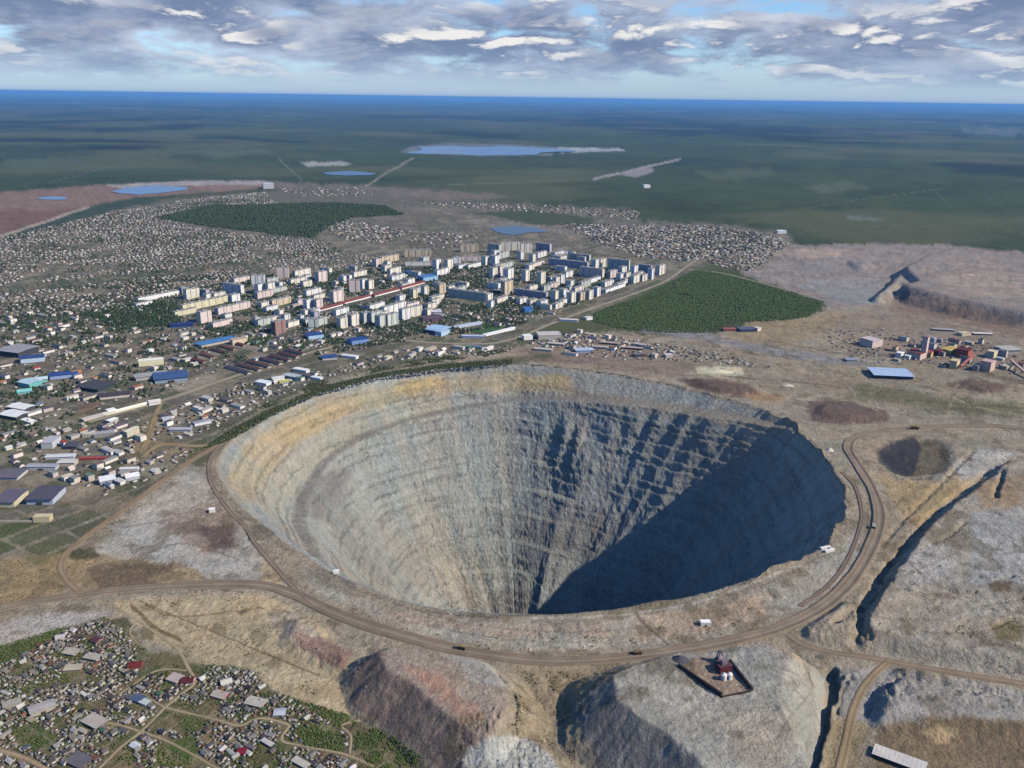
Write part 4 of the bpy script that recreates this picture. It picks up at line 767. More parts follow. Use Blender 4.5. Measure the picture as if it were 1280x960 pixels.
# ------------------------------------------------------------------ apartment blocks of the town: (x0, x1, foot y, height px, axis, colour)
# axis L: lit front rising to the right; D: long shaded front falling to the right; F: front seen square on
APT = [(185, 224, 372, 5, 'L', WHITE), (175, 187, 382, 4, 'L', WHITE), (229, 233, 368, 8, 'L', LILAC), (235, 240, 374, 12, 'L', CREAM), (241, 248, 372, 11, 'L', CREAM), (248, 259, 371, 8, 'D', LILAC), (261, 270, 377, 10, 'L', CREAM), (271, 280, 376, 10, 'L', CREAM),
       (276, 304, 366, 11, 'D', WHITE), (292, 299, 377, 9, 'L', WHITE), (240, 280, 383, 8, 'L', YEL), (224, 242, 393, 5, 'L', YEL), (280, 307, 389, 8, 'L', PINK), (254, 263, 403, 14, 'L', PINK), (271, 287, 407, 5, 'L', PINK),
       (315, 331, 356, 11, 'F', WHITE), (325, 333, 367, 12, 'L', WHITE), (337, 343, 367, 13, 'L', CREAM), (347, 361, 348, 13, 'F', PINK), (372, 386, 345, 7, 'L', CREAM), (400, 408, 352, 12, 'L', PINK), (437, 450, 365, 14, 'F', PINK), (454, 459, 361, 12, 'L', WHITE), (462, 467, 361, 10, 'L', CREAM),
       (419, 428, 377, 13, 'L', PINK), (344, 361, 381, 7, 'L', TAN), (374, 380, 381, 6, 'L', PINK), (385, 392, 386, 11, 'L', WHITE), (397, 403, 386, 11, 'L', PINK), (394, 399, 398, 8, 'L', LILAC), (386, 398, 409, 9, 'F', PALE), (400, 408, 406, 8, 'L', PALE), (347, 356, 417, 15, 'L', BROWN),
       (427, 434, 410, 12, 'L', CREAM), (441, 448, 407, 13, 'L', CREAM), (456, 463, 403, 12, 'L', PALE), (466, 476, 402, 12, 'L', PALE), (476, 484, 408, 14, 'L', PALE), (486, 497, 406, 14, 'L', PALE), (483, 505, 391, 10, 'L', WHITE), (504, 514, 399, 13, 'L', WHITE), (515, 527, 395, 12, 'L', CREAM),
       (517, 522, 373, 11, 'L', YEL), (531, 536, 369, 11, 'L', CREAM), (550, 557, 368, 13, 'L', TAN), (560, 608, 374, 10, 'D', PALE), (610, 616, 376, 8, 'L', WHITE), (614, 618, 384, 7, 'L', WHITE),
       (506, 539, 321, 9, 'F', TAN), (576, 598, 315, 9, 'F', TAN), (609, 624, 316, 10, 'D', PALE), (471, 476, 333, 9, 'L', PINK), (479, 497, 327, 7, 'L', TAN), (485, 489, 334, 7, 'L', CREAM), (507, 538, 332, 4, 'F', WHITE), (546, 551, 336, 11, 'L', WHITE), (560, 566, 336, 11, 'L', CREAM), (567, 576, 329, 7, 'F', WHITE),
       (577, 601, 326, 5, 'F', PINK), (574, 585, 335, 4, 'L', WHITE), (586, 601, 334, 4, 'L', WHITE), (607, 611, 331, 10, 'L', WHITE), (619, 624, 331, 11, 'L', WHITE), (616, 622, 347, 12, 'L', CREAM), (625, 630, 345, 12, 'L', PINK), (635, 642, 348, 12, 'L', WHITE),
       (626, 650, 313, 10, 'F', CREAM), (651, 665, 316, 11, 'F', CREAM), (651, 655, 324, 9, 'L', WHITE), (670, 687, 314, 9, 'D', LILAC), (666, 670, 328, 10, 'L', CREAM), (672, 684, 321, 6, 'L', WHITE), (686, 733, 334, 8, 'D', LILAC), (695, 710, 317, 3, 'F', WHITE), (712, 736, 325, 7, 'D', PALE), (698, 703, 331, 6, 'L', WHITE),
       (659, 681, 333, 4, 'L', PINK), (657, 662, 351, 13, 'L', CREAM), (676, 682, 355, 14, 'L', CREAM), (695, 700, 357, 10, 'L', CREAM), (701, 706, 355, 11, 'L', WHITE), (707, 718, 346, 6, 'L', WHITE), (744, 749, 336, 11, 'L', WHITE), (750, 758, 334, 10, 'L', CREAM), (724, 752, 347, 12, 'D', PINK),
       (730, 752, 353, 4, 'L', WHITE), (631, 641, 368, 16, 'L', TAN), (662, 672, 362, 5, 'L', CREAM), (713, 718, 359, 8, 'L', WHITE), (643, 682, 371, 7, 'D', LILAC), (694, 699, 376, 12, 'L', CREAM), (704, 709, 375, 13, 'L', WHITE), (714, 720, 378, 12, 'L', CREAM), (725, 734, 375, 10, 'L', TAN), (718, 730, 366, 7, 'L', PINK),
       (736, 742, 374, 11, 'L', CREAM), (746, 751, 370, 11, 'L', WHITE), (650, 659, 379, 6, 'L', WHITE), (663, 672, 381, 6, 'L', CREAM), (676, 685, 382, 6, 'L', WHITE), (760, 785, 337, 12, 'D', PALE), (792, 798, 343, 10, 'L', WHITE), (798, 813, 341, 9, 'D', LILAC), (814, 818, 349, 13, 'L', WHITE), (823, 832, 343, 11, 'L', CREAM),
       (762, 772, 347, 9, 'L', PINK), (775, 781, 351, 9, 'L', WHITE), (777, 784, 340, 6, 'L', WHITE), (782, 789, 350, 9, 'L', CREAM), (791, 801, 353, 9, 'L', CREAM), (802, 810, 351, 8, 'L', CREAM), (755, 768, 357, 5, 'L', WHITE), (771, 784, 358, 4, 'L', WHITE), (755, 784, 362, 3, 'L', WHITE)]
AXIS = {'L': 58, 'D': -28, 'F': 8}
ANCH_TOWN = [((215, 375), 'at the left end of town'), ((255, 372), 'left of the white twin-ended slab'), ((300, 372), 'by the shaded slab on the left'), ((250, 390), 'by the long yellowish slab'), ((285, 402), 'by the pinkish slab near the blue roof'), ((335, 360), 'around the tall white block'),
             ((385, 350), 'behind the red roofed row'), ((450, 362), 'above the red roofed row'), ((380, 382), 'left of the red roofed row'), ((395, 405), 'below the red roofed row'), ((445, 405), 'in the front row facing the pit'), ((495, 402), 'left of the arena'), ((535, 370), 'right of the red roofed row'),
             ((585, 375), 'by the dark slab behind the stadium'), ((515, 322), 'in the back rows left of the pond'), ((585, 322), 'left of the pond front'), ((650, 316), 'right of the pond front'), ((700, 325), 'among dark slabs near the pond'), ((625, 345), 'in the middle of the town'), ((670, 352), 'right of the town middle'),
             ((700, 372), 'by the street beside the wood'), ((740, 368), 'at the wood edge, left part'), ((665, 380), 'above the blue roofed hall'), ((745, 345), 'behind the curved white block'), ((775, 350), 'at the wood edge, middle part'), ((810, 346), 'at the wood edge, far right end'), ((765, 335), 'in the back row near the wood')]
def nearest(px, py, anchors):
    return min(anchors, key=lambda a: (a[0][0] - px) ** 2 + ((a[0][1] - py) * 1.6) ** 2)[1]
def apartment(x0, x1, yb, hp, ax, colr):
    Wd = random.uniform(13, 16) if x1 - x0 > 9 or ax == 'D' else random.uniform(15, 20)
    x, y, a, L, H = from_px(x0, x1, yb, hp, AXIS[ax] + random.uniform(-3, 3), Wd)
    H = max(9.0, round(H * 0.95 / 3) * 3 + 1.2); L = max(L, 11)
    o = bpy.data.objects.new('apartment_block', None); COL.objects.link(o); o.location = (x, y, zt(x, y)); o.rotation_euler = (0, 0, a)
    n = max(1, int(round(L / 26))); ws, rs, hs, bs = [], [], [], []
    for i in range(n):      # stair sections, every other one standing slightly proud
        u0, u1 = -L / 2 + L * i / n, -L / 2 + L * (i + 1) / n; pr = 0.9 * (i % 2)
        ws.append(box(u0, u1 - 0.002, -Wd / 2 - pr, Wd / 2 + pr * .5, -3, H))
        rs.append(box(u0 - .1, u1 + .1 - .25, -Wd / 2 - pr - .3, Wd / 2 + pr * .5 + .3, H + .003, H + .9))
        m = (u0 + u1) / 2; hs.append(box(m - 2.6, m + 2.6, -2.2, 2.4, H + .903, H + 3.3))
        if H > 14: bs.append((m, pr))
    w = me_simple('block_wall', *join(*ws), M_FACADE); r = me_simple('block_roof', *join(*rs), M_ROOF)
    a_ = link('wall', w, None, o); a_.color = (*lin(np.clip(np.array(colr) * random.uniform(.95, 1.03), 0, 240)), 1)
    b_ = link('roof', r, None, o); b_.color = (*lin((142, 140, 138)), 1)
    if H > 11:
        for hv in hs[:8]:
            h_ = link('roof_hut', me_simple('roof_hut', *hv, M_WALL), None, b_); h_.color = (*lin((190, 184, 172)), 1)
    for m, pr in bs[:6]:
        q = link('balcony_stack', me_simple('balcony_stack', *box(m + 4, m + 7.2, -Wd / 2 - pr - 1.3, -Wd / 2 - pr - .004, 3, H - .6), M_FACADE), None, o); q.color = (*lin(np.array(colr) * 0.9), 1)
    o['category'] = 'apartment block'; o['group'] = 'apartment blocks of the town'
    size = ('long shaded ' if ax == 'D' else 'long ' if L > 75 else '') + ('low slab' if H < 16 and L > 30 else 'slab' if L > 50 else 'low block' if H < 18 else 'tower block' if H > 30 else 'block')
    THINGS.append((o, CN[colr] + ' ' + size, 'apartment', ((x0 + x1) / 2, yb), nearest((x0 + x1) / 2, yb, ANCH_TOWN)))
FOOT = []        # footprints kept free of small houses (x, y, radius)
for q in APT:
    apartment(*q); g = ground_at((q[0] + q[1]) / 2, q[2]); FOOT.append((g[0], g[1], 14 + (q[1] - q[0]) * 1.3))

# lower five-storey blocks filling the quarters between
_r = np.random.default_rng(77); _n = 0
for _ in range(6000):
    if _n >= 85: break
    X = _r.uniform(200, 815); Y = _r.uniform(318, 418)
    if not inside(np.array([X]), np.array([Y]), [(205, 392), (300, 352), (420, 332), (520, 322), (640, 312), (740, 320), (815, 345), (700, 388), (640, 402), (560, 392), (500, 412), (400, 422), (300, 412)])[0]: continue
    g = ground_at(X, Y); wp = _r.uniform(5, 15)
    if any((g[0] - f[0]) ** 2 + (g[1] - f[1]) ** 2 < (f[2] * .8 + wp * 1.5) ** 2 for f in FOOT): continue
    apartment(X - wp / 2, X + wp / 2, Y, _r.uniform(4.5, 7), 'L' if _r.random() < .75 else 'D', [WHITE, CREAM, PINK, PALE, WHITE, CREAM][_r.integers(0, 6)]); FOOT.append((g[0], g[1], 12 + wp * 1.3)); _n += 1

# ------------------------------------------------------------------ halls, sheds and workshops, each read off the photograph
# (name, category, x0, x1, foot y, height px, axis angle, depth m, style, wall, roof, label, extra parts)
BLU, AZ, TEAL, GRY, LGR, DGR, PUR, RED, ROY = (66, 86, 124), (72, 124, 176), (128, 192, 188), (140, 138, 138), (188, 188, 186), (78, 74, 80), (98, 84, 94), (124, 66, 60), (48, 74, 132)
HALLS = [
    ('red_roofed_row', 'row house', 399, 425, 386, 4, 58, 14, 'house', WHITE, RED, 'first white fronted section of the long red roofed row, left end', ()),
    ('red_roofed_row', 'row house', 432, 462, 376, 4, 58, 14, 'house', WHITE, RED, 'second white fronted section of the long red roofed row', ()),
    ('red_roofed_row', 'row house', 470, 499, 367, 4, 58, 14, 'house', WHITE, RED, 'third white fronted section of the long red roofed row', ()),
    ('red_roofed_row', 'row house', 504, 530, 358, 4, 58, 14, 'house', PINK, RED, 'last section of the long red roofed row, at its right end', ()),
    ('sports_hall', 'hall', 530, 547, 351, 6, 40, 40, 'flat', (150, 190, 215), AZ, 'light blue hall with azure roof at the end of the red roofed row', ()),
    ('shop_hall', 'hall', 511, 521, 343, 4, 40, 26, 'flat', (140, 170, 200), (50, 90, 160), 'small blue roofed hall behind the light blue hall', ()),
    ('arena', 'arena', 531, 551, 418, 8, -28, 55, 'arch', (52, 72, 104), (160, 190, 220), 'dark blue sided arena beside the stadium', ('door',)),
    ('arena_annex', 'hall', 552, 562, 419, 6, 55, 22, 'flat', (178, 200, 222), (170, 190, 215), 'light blue annex between arena and stadium', ()),
    ('market_hall', 'hall', 529, 552, 402, 4, 10, 44, 'flat', (120, 98, 104), (96, 76, 88), 'low purple brown roofed hall above the arena', ()),
    ('market_hall', 'hall', 541, 552, 393, 4, 12, 24, 'low', LILAC, (205, 200, 215), 'small lilac roofed hall above the purple brown one', ()),
    ('grandstand', 'stand', 571, 602, 408, 3, 40, 16, 'shed', (196, 204, 216), (190, 198, 212), 'long pale grandstand on the far side of the stadium field', ()),
    ('grandstand', 'stand', 578, 605, 423, 4, 0, 14, 'shed', (150, 168, 196), (176, 186, 206), 'bluish grandstand at the near left of the stadium', ()),
    ('grandstand', 'stand', 608, 644, 416, 3, 46, 12, 'low', WHITE, WHITE, 'long white stand along the near right of the stadium', ()),
    ('workshop', 'hall', 656, 667, 391, 6, 20, 24, 'flat', AZ, (60, 110, 185), 'bright blue roofed hall at the town edge beside the wood', ()),
    ('depot_hall', 'hall', 258, 290, 430, 4, 48, 30, 'low', (190, 180, 170), AZ, 'long hall with bright azure roof left of the barracks', ()),
    ('school', 'hall', 293, 308, 430, 7, 40, 18, 'flat', TAN, (190, 160, 140), 'tan block right of the azure roofed hall', ()),
    ('depot_hall', 'hall', 215, 240, 409, 4, 20, 26, 'low', ROY, (44, 56, 110), 'dark blue roofed hall in front of the pink tower', ()),
    ('depot_hall', 'hall', 387, 404, 424, 6, 30, 32, 'flat', (170, 200, 220), ROY, 'royal blue roofed hall below the pale blocks', ()),
    ('depot_hall', 'hall', 441, 460, 430, 6, 35, 30, 'flat', (120, 150, 200), ROY, 'royal blue hall below the front row of blocks', ()),
    ('depot_hall', 'hall', 404, 421, 450, 4, 20, 24, 'low', LGR, ROY, 'small royal blue roofed shed at the end of the barracks', ()),
    ('hangar', 'hangar', -6, 27, 446, 9, -18, 60, 'low', (70, 70, 76), (150, 148, 152), 'big grey roofed hangar at the left edge', ('door',)),
    ('hangar', 'hangar', 29, 53, 453, 9, 24, 26, 'shed', (190, 210, 228), (48, 72, 120), 'dark blue roofed hall with pale blue front by the big grey hangar', ()),
    ('garage_hall', 'hall', 66, 94, 473, 6, 26, 24, 'low', (150, 170, 210), ROY, 'hall with royal blue roof below the brown yard', ()),
    ('store', 'store', 92, 101, 470, 6, 30, 20, 'house', (206, 150, 70), (190, 130, 60), 'small orange building at the end of the royal blue roof', ()),
    ('workshop', 'workshop', 20, 40, 484, 8, -25, 30, 'shed', (110, 180, 178), (176, 200, 212), 'teal walled workshop with pale roof, left wing', ()),
    ('workshop', 'workshop', 37, 57, 479, 6, 28, 22, 'shed', TEAL, (196, 216, 218), 'teal walled workshop with pale roof, right wing', ()),
    ('workshop', 'workshop', 24, 38, 492, 5, 28, 18, 'house', TEAL, TEAL, 'small teal house below the teal workshop', ()),
    ('warehouse', 'warehouse', 92, 127, 489, 6, -22, 48, 'low', (66, 74, 72), (72, 70, 74), 'dark roofed warehouse with white eaves', ('door',)),
    ('warehouse', 'warehouse', 128, 160, 498, 5, 24, 24, 'low', (206, 190, 182), (74, 64, 68), 'dark roofed shed with pinkish front beside the warehouse', ()),
    ('warehouse', 'warehouse', -4, 24, 524, 7, -20, 30, 'shed', (72, 72, 70), (222, 222, 220), 'white roofed warehouse at the left edge, front one', ()),
    ('warehouse', 'warehouse', 6, 34, 514, 6, -20, 26, 'shed', (80, 80, 78), (224, 224, 220), 'white roofed warehouse at the left edge, behind its twin', ()),
    ('long_shed', 'shed', 143, 184, 512, 4, 50, 10, 'house', YEL, CREAM, 'long cream shed beside the main street', ()),
    ('gatehouse', 'house', 137, 144, 517, 6, 50, 10, 'flat', WHITE, WHITE, 'white cube at the left end of the cream shed', ()),
    ('long_shed', 'shed', 112, 137, 522, 4, 50, 10, 'low', (200, 188, 180), (196, 186, 178), 'long pinkish white shed left of the white cube', ()),
    ('gatehouse', 'house', 188, 200, 506, 6, 30, 14, 'house', WHITE, (206, 196, 190), 'white house where the sandy side road meets the street', ()),
    ('office', 'hall', 176, 203, 457, 8, 22, 18, 'flat', YEL, CREAM, 'cream flat roofed office block left of the blue roofed depot', ()),
    ('warehouse', 'warehouse', 174, 206, 474, 6, 30, 28, 'low', (170, 168, 164), (160, 156, 154), 'grey roofed shed behind the blue roofed depot', ()),
    ('depot_hall', 'hall', 197, 232, 478, 7, 24, 50, 'low', (140, 160, 176), (66, 90, 134), 'large depot with slate blue roof and dark side wall', ('door', 'vent')),
    ('office', 'hall', 52, 66, 561, 9, 2, 34, 'flat', (196, 196, 196), (180, 178, 182), 'tiered grey office with white front in the green yard', ()),
    ('workshop', 'workshop', 82, 96, 562, 8, 0, 22, 'house', (92, 92, 100), (78, 76, 84), 'dark roofed house right of the tiered office', ()),
    ('long_shed', 'shed', 58, 91, 574, 4, 8, 14, 'low', (200, 202, 204), (206, 206, 206), 'long white roofed shed in front of the tiered office', ()),
    ('long_shed', 'shed', 72, 93, 583, 6, 4, 16, 'low', (196, 184, 168), (200, 194, 184), 'beige shed below the long white roofed one', ()),
    ('long_shed', 'shed', 33, 69, 588, 6, 2, 14, 'low', (186, 190, 196), (160, 160, 166), 'pale grey shed at the edge of the bare yard', ('door',)),
    ('long_shed', 'shed', 100, 131, 575, 3, 6, 8, 'low', (150, 70, 62), (158, 72, 64), 'low red roofed shed beside the beige one', ()),
    ('hangar', 'hangar', -8, 22, 600, 5, 2, 34, 'low', (196, 196, 194), (104, 98, 106), 'grey roofed hangar with white wall, left edge, upper one', ()),
    ('hangar', 'hangar', -8, 18, 634, 9, 2, 44, 'low', (206, 196, 166), (98, 92, 104), 'grey purple roofed hangar with cream wall, left edge, lower one', ()),
    ('hangar', 'hangar', 34, 66, 631, 10, 3, 46, 'low', (180, 186, 200), (82, 78, 90), 'big dark roofed hangar with pale blue wall standing alone', ('door',)),
    ('store', 'store', 42, 62, 653, 8, 4, 12, 'flat', (206, 190, 150), (200, 186, 150), 'cream block at the end of the yard wall', ()),
    ('yard_wall', 'wall', -6, 41, 653, 3, 2, 1.2, 'flat', (186, 176, 158), (186, 176, 158), 'long low wall between the grass and the hangars', ()),
    ('store', 'store', 128, 143, 605, 10, 35, 16, 'house', (160, 160, 166), (200, 202, 206), 'grey gabled store with pale roof beside the fence line', ()),
    ('store', 'store', 160, 173, 600, 8, 35, 14, 'house', (190, 190, 196), (214, 214, 218), 'white gabled store right of the grey one', ()),
    ('long_shed', 'shed', 150, 172, 589, 4, 6, 8, 'low', (210, 206, 200), (220, 218, 212), 'thin white shed above the two gabled stores', ()),
    ('long_shed', 'shed', 103, 118, 547, 5, 4, 14, 'flat', (196, 188, 160), (196, 190, 168), 'square cream building among the yards', ()),
    ('long_shed', 'shed', 120, 141, 546, 5, 26, 16, 'low', (150, 146, 144), (160, 156, 156), 'grey shed right of the square cream building', ()),
    ('long_shed', 'shed', 163, 171, 544, 9, 66, 12, 'low', (200, 190, 164), (206, 198, 176), 'cream shed standing end-on by the sandy side road', ()),
    ('long_shed', 'shed', 205, 215, 527, 5, 30, 12, 'low', (206, 206, 204), (196, 196, 200), 'white shed at the left of the yard below the street', ()),
    ('long_shed', 'shed', 212, 238, 540, 4, 3, 12, 'low', (160, 162, 168), (172, 174, 180), 'long grey roofed shed in the yard below the street', ()),
    ('long_shed', 'shed', 246, 262, 531, 5, 40, 12, 'low', (216, 216, 218), (150, 148, 160), 'shed with white front at the right of that yard', ()),
    ('greenhouse', 'shed', 318, 334, 482, 5, -24, 18, 'low', (210, 220, 222), (216, 224, 226), 'white roofed shed right of the street, leftmost of its row', ()),
    ('greenhouse', 'shed', 352, 372, 474, 5, -24, 18, 'low', (160, 172, 176), (176, 186, 190), 'pale grey green roofed shed in the row below the street', ()),
    ('greenhouse', 'shed', 365, 384, 466, 5, -24, 14, 'low', (220, 220, 216), (226, 226, 222), 'bright white roofed shed in the row below the street', ()),
    ('greenhouse', 'shed', 386, 401, 475, 4, -24, 12, 'low', (214, 214, 212), (222, 222, 220), 'white roofed shed at the right end of that row', ()),
    ('store', 'store', 342, 355, 476, 5, 30, 12, 'low', WHITE, (216, 214, 210), 'small white store next to the yellow one', ()),
    ('store', 'store', 350, 361, 479, 4, 20, 10, 'low', (210, 200, 120), (214, 206, 130), 'small yellow roofed store below the street', ()),
    ('store', 'store', 425, 446, 448, 4, -20, 14, 'low', WHITE, (214, 212, 208), 'white roofed shed at the near corner of the town', ()),
    ('workshop', 'workshop', 673, 702, 424, 6, 8, 40, 'flat', (190, 184, 172), (196, 190, 182), 'large pale flat roofed building by the quarry road', ()),
    ('workshop', 'workshop', 655, 666, 425, 6, 20, 18, 'flat', WHITE, WHITE, 'white building left of the large pale one', ()),
    ('long_shed', 'shed', 684, 705, 432, 3, -14, 14, 'low', (176, 164, 150), (190, 180, 168), 'long beige shed below the large pale building', ()),
    ('long_shed', 'shed', 667, 690, 439, 3, -14, 14, 'low', (190, 180, 170), (186, 176, 166), 'beige shed nearest the pit crest', ()),
    ('long_shed', 'shed', 720, 742, 441, 4, 8, 24, 'low', (160, 176, 200), (178, 190, 210), 'pale blue roofed shed above the pit crest', ()),
    ('long_shed', 'shed', 740, 760, 436, 3, -14, 12, 'low', (200, 186, 170), (186, 172, 160), 'beige roofed shed right of the pale blue one', ()),
    ('long_shed', 'shed', 750, 775, 431, 3, -14, 10, 'low', (110, 96, 90), (180, 164, 150), 'narrow brown walled shed on the quarry flat', ()),
    ('long_shed', 'shed', 778, 802, 437, 3, -12, 10, 'low', (110, 92, 84), (186, 170, 154), 'narrow shed at the right end of the quarry flat', ()),
    ('store', 'store', 793, 808, 446, 4, 10, 14, 'low', (90, 80, 82), (120, 112, 116), 'dark shed above the pit crest', ()),
    ('store', 'store', 832, 842, 447, 4, 20, 14, 'flat', (186, 180, 170), (200, 194, 186), 'pale store right of the dark shed', ()),
    ('long_shed', 'shed', 700, 722, 402, 3, -10, 14, 'low', WHITE, (206, 202, 196), 'long white shed between the street and the wood', ()),
    ('store', 'store', 733, 741, 400, 4, 30, 16, 'low', WHITE, (216, 206, 196), 'white store at the corner of the wood', ()),
    ('workshop', 'workshop', 905, 920, 414, 3, 5, 20, 'low', (150, 90, 84), (150, 86, 80), 'red brown shed at the lower right of the wood', ()),
    ('workshop', 'workshop', 925, 945, 415, 4, 8, 26, 'low', (80, 86, 106), (86, 92, 112), 'slate blue roofed shed at the lower right of the wood', ()),
    ('workshop', 'workshop', 946, 952, 414, 5, 40, 14, 'flat', (214, 206, 196), (206, 200, 190), 'small white block right of the slate blue shed', ()),
    ('forest_hall', 'hall', 805, 813, 235, 4, 10, 40, 'flat', WHITE, WHITE, 'lone white building in the taiga beyond town', ()),
    ('forest_hall', 'hall', 972, 983, 292, 4, 4, 26, 'flat', WHITE, WHITE, 'lone white building at the upper right edge of the houses', ()),
    ('forest_hall', 'hall', 330, 342, 236, 7, 20, 60, 'flat', (190, 190, 196), (200, 200, 206), 'tall pale plant building on the far rim of town', ()),
    # ore plant
    ('ore_shed', 'hall', 1094, 1140, 474, 6, -6, 58, 'low', (60, 72, 96), (168, 186, 212), 'large pale blue roofed ore shed on a sandy pad', ('door',)),
    ('plant_block', 'plant', 1088, 1105, 434, 10, 30, 40, 'flat', (216, 194, 186), (196, 182, 176), 'pink plant block standing apart at the left of the ore plant', ()),
    ('plant_hall', 'plant', 1147, 1160, 449, 9, 42, 34, 'flat', (216, 188, 178), (120, 62, 60), 'pink and red hall at the foot of the tall shaft tower', ()),
    ('plant_hall', 'plant', 1160, 1170, 446, 7, 55, 20, 'flat', (214, 194, 130), (150, 70, 60), 'yellowish hall right of the shaft tower foot', ()),
    ('plant_hall', 'plant', 1185, 1204, 443, 7, 34, 30, 'low', (206, 184, 110), (190, 168, 92), 'bright yellow hall in the middle of the ore plant', ()),
    ('plant_hall', 'plant', 1206, 1217, 447, 11, 48, 30, 'flat', (176, 92, 72), (96, 46, 46), 'tall red and orange hall of the ore plant', ()),
    ('plant_block', 'plant', 1192, 1202, 460, 11, 50, 16, 'flat', (216, 196, 150), (206, 186, 150), 'cream block in front of the red hall', ()),
    ('plant_block', 'plant', 1234, 1246, 464, 14, 44, 22, 'flat', (214, 180, 164), (196, 166, 154), 'tall salmon block at the right of the ore plant', ()),
    ('plant_block', 'plant', 1239, 1249, 447, 9, 44, 18, 'flat', (216, 200, 170), (206, 192, 166), 'cream block behind the salmon one', ()),
    ('plant_hall', 'plant', 1254, 1277, 443, 7, 10, 40, 'low', (170, 164, 156), (176, 172, 166), 'grey roofed hall at the far right of the ore plant', ()),
    ('plant_hall', 'plant', 1256, 1268, 462, 5, 30, 18, 'flat', (200, 186, 150), (190, 180, 156), 'low cream hall by the conveyor', ()),
    ('long_shed', 'shed', 1218, 1240, 419, 2.5, -6, 14, 'low', (90, 80, 80), (216, 212, 206), 'long white roofed shed below the brown scarp', ()),
    ('long_shed', 'shed', 1168, 1192, 414, 2.5, -12, 16, 'low', (90, 84, 84), (160, 158, 160), 'long grey roofed shed left of the white one below the scarp', ()),
    ('plant_block', 'plant', 1201, 1215, 420, 4, 20, 20, 'flat', (206, 190, 160), (196, 184, 160), 'cream block between the two long sheds', ()),
    ('store', 'store', 1124, 1133, 447, 7, 40, 14, 'flat', (228, 222, 214), WHITE, 'white cube left of the shaft tower', ()),
    ('store', 'store', 1135, 1142, 449, 5, 40, 14, 'flat', (228, 222, 214), WHITE, 'smaller white cube beside the first one', ()),
    ('store', 'store', 1058, 1072, 452, 3, 10, 18, 'low', (130, 136, 150), (140, 146, 160), 'slate roofed shed left of the pale blue ore shed', ()),
    # foreground landmarks
    ('barn', 'barn', 43, 66, 892, 8, 36, 12, 'low', (176, 166, 150), (192, 184, 178), 'long pale roofed barn at the left of the settlement', ('door',)),
    ('barn', 'barn', 8, 24, 884, 4, 36, 10, 'low', (170, 160, 140), (188, 180, 164), 'shorter beige barn left of the long pale barn', ()),
    ('barn', 'barn', 98, 124, 909, 5, -28, 14, 'low', (120, 108, 100), (198, 186, 172), 'wide barn with a patched beige roof', ('annex',)),
    ('barn', 'barn', 78, 104, 958, 4, -24, 14, 'low', (96, 90, 94), (118, 112, 118), 'grey purple roofed barn at the bottom edge', ()),
    ('barn', 'barn', 76, 94, 820, 4, -14, 11, 'low', (150, 138, 124), (200, 188, 168), 'pale flat roofed barn under the green bank', ()),
    ('barn', 'barn', 80, 100, 840, 4, 8, 10, 'low', (140, 128, 112), (206, 194, 166), 'cream roofed barn below the pale flat one', ()),
    ('barn', 'barn', 102, 122, 826, 4, -14, 10, 'low', (150, 142, 130), (196, 186, 168), 'pale roofed barn right of the two other pale ones', ()),
    ('cottage', 'house', 70, 80, 800, 5, 20, 8, 'house', (226, 220, 212), (216, 206, 202), 'white cottage under the green bank', ()),
    ('cottage', 'house', 86, 92, 791, 5, -30, 6, 'house', (226, 216, 208), (216, 200, 192), 'white walled house nearest the white bank', ()),
    ('cottage', 'house', 112, 122, 805, 6, -24, 10, 'house', (150, 120, 120), (100, 64, 70), 'purple roofed house with a pale gable', ()),
    ('cottage', 'house', 120, 126, 803, 4, 30, 5, 'house', WHITE, WHITE, 'tiny white hut against the purple roofed house', ()),
    ('cottage', 'house', 160, 176, 836, 5, 10, 10, 'house', (190, 96, 84), (122, 48, 44), 'red roofed house beside the sandy clearing', ('chimney',)),
    ('cottage', 'house', 206, 222, 854, 5, -22, 12, 'low', (180, 166, 150), (206, 188, 178), 'wide pale pink roofed house beside the red and white one', ()),
    ('cottage', 'house', 226, 241, 856, 6, 6, 10, 'house', (220, 190, 184), (100, 42, 42), 'dark red and white house at the lane bend', ('chimney',)),
    ('cottage', 'house', 278, 290, 857, 6, 28, 9, 'house', (200, 196, 180), (224, 218, 200), 'small white roofed cottage among the right hand yards', ()),
    ('cottage', 'house', 262, 280, 874, 6, -20, 10, 'house', (180, 110, 108), (206, 196, 180), 'white roofed house with a pink gable', ('chimney',)),
    ('cottage', 'house', 304, 328, 884, 6, -18, 12, 'house', (160, 150, 140), (208, 200, 184), 'long white roofed house right of the lane', ('chimney',)),
    ('cottage', 'house', 342, 356, 896, 5, 4, 10, 'house', (170, 176, 190), (206, 210, 222), 'bluish white house at the left of the crowded row', ()),
    ('cottage', 'house', 295, 306, 944, 5, -10, 8, 'house', (186, 60, 80), (150, 36, 58), 'crimson roofed house near the bottom edge', ()),
    ('cottage', 'house', 161, 176, 878, 5, -24, 10, 'house', (110, 124, 150), (92, 106, 136), 'blue grey roofed house left of the lane fork', ()),
    ('cottage', 'house', 172, 184, 882, 4, -26, 7, 'low', (200, 206, 200), (214, 220, 214), 'pale lean-to right of the blue grey house', ()),
    ('cottage', 'house', 160, 170, 936, 5, -30, 7, 'house', (200, 206, 214), (226, 228, 232), 'bright white hut beside the lower lane', ()),
    ('long_shed', 'shed', 324, 340, 932, 4, -34, 5, 'low', (90, 84, 82), (214, 208, 202), 'white roofed shed right of the crimson roof', ()),
    ('long_shed', 'shed', 362, 384, 958, 4, -32, 7, 'low', (150, 144, 132), (208, 202, 188), 'stepped white terraces at the bottom edge', ()),
    ('freight_shed', 'shed', 1096, 1148, 958, 7, -32, 15, 'low', (66, 60, 58), (196, 190, 182), 'long pale roofed freight shed in the lower right corner', ('door',)),
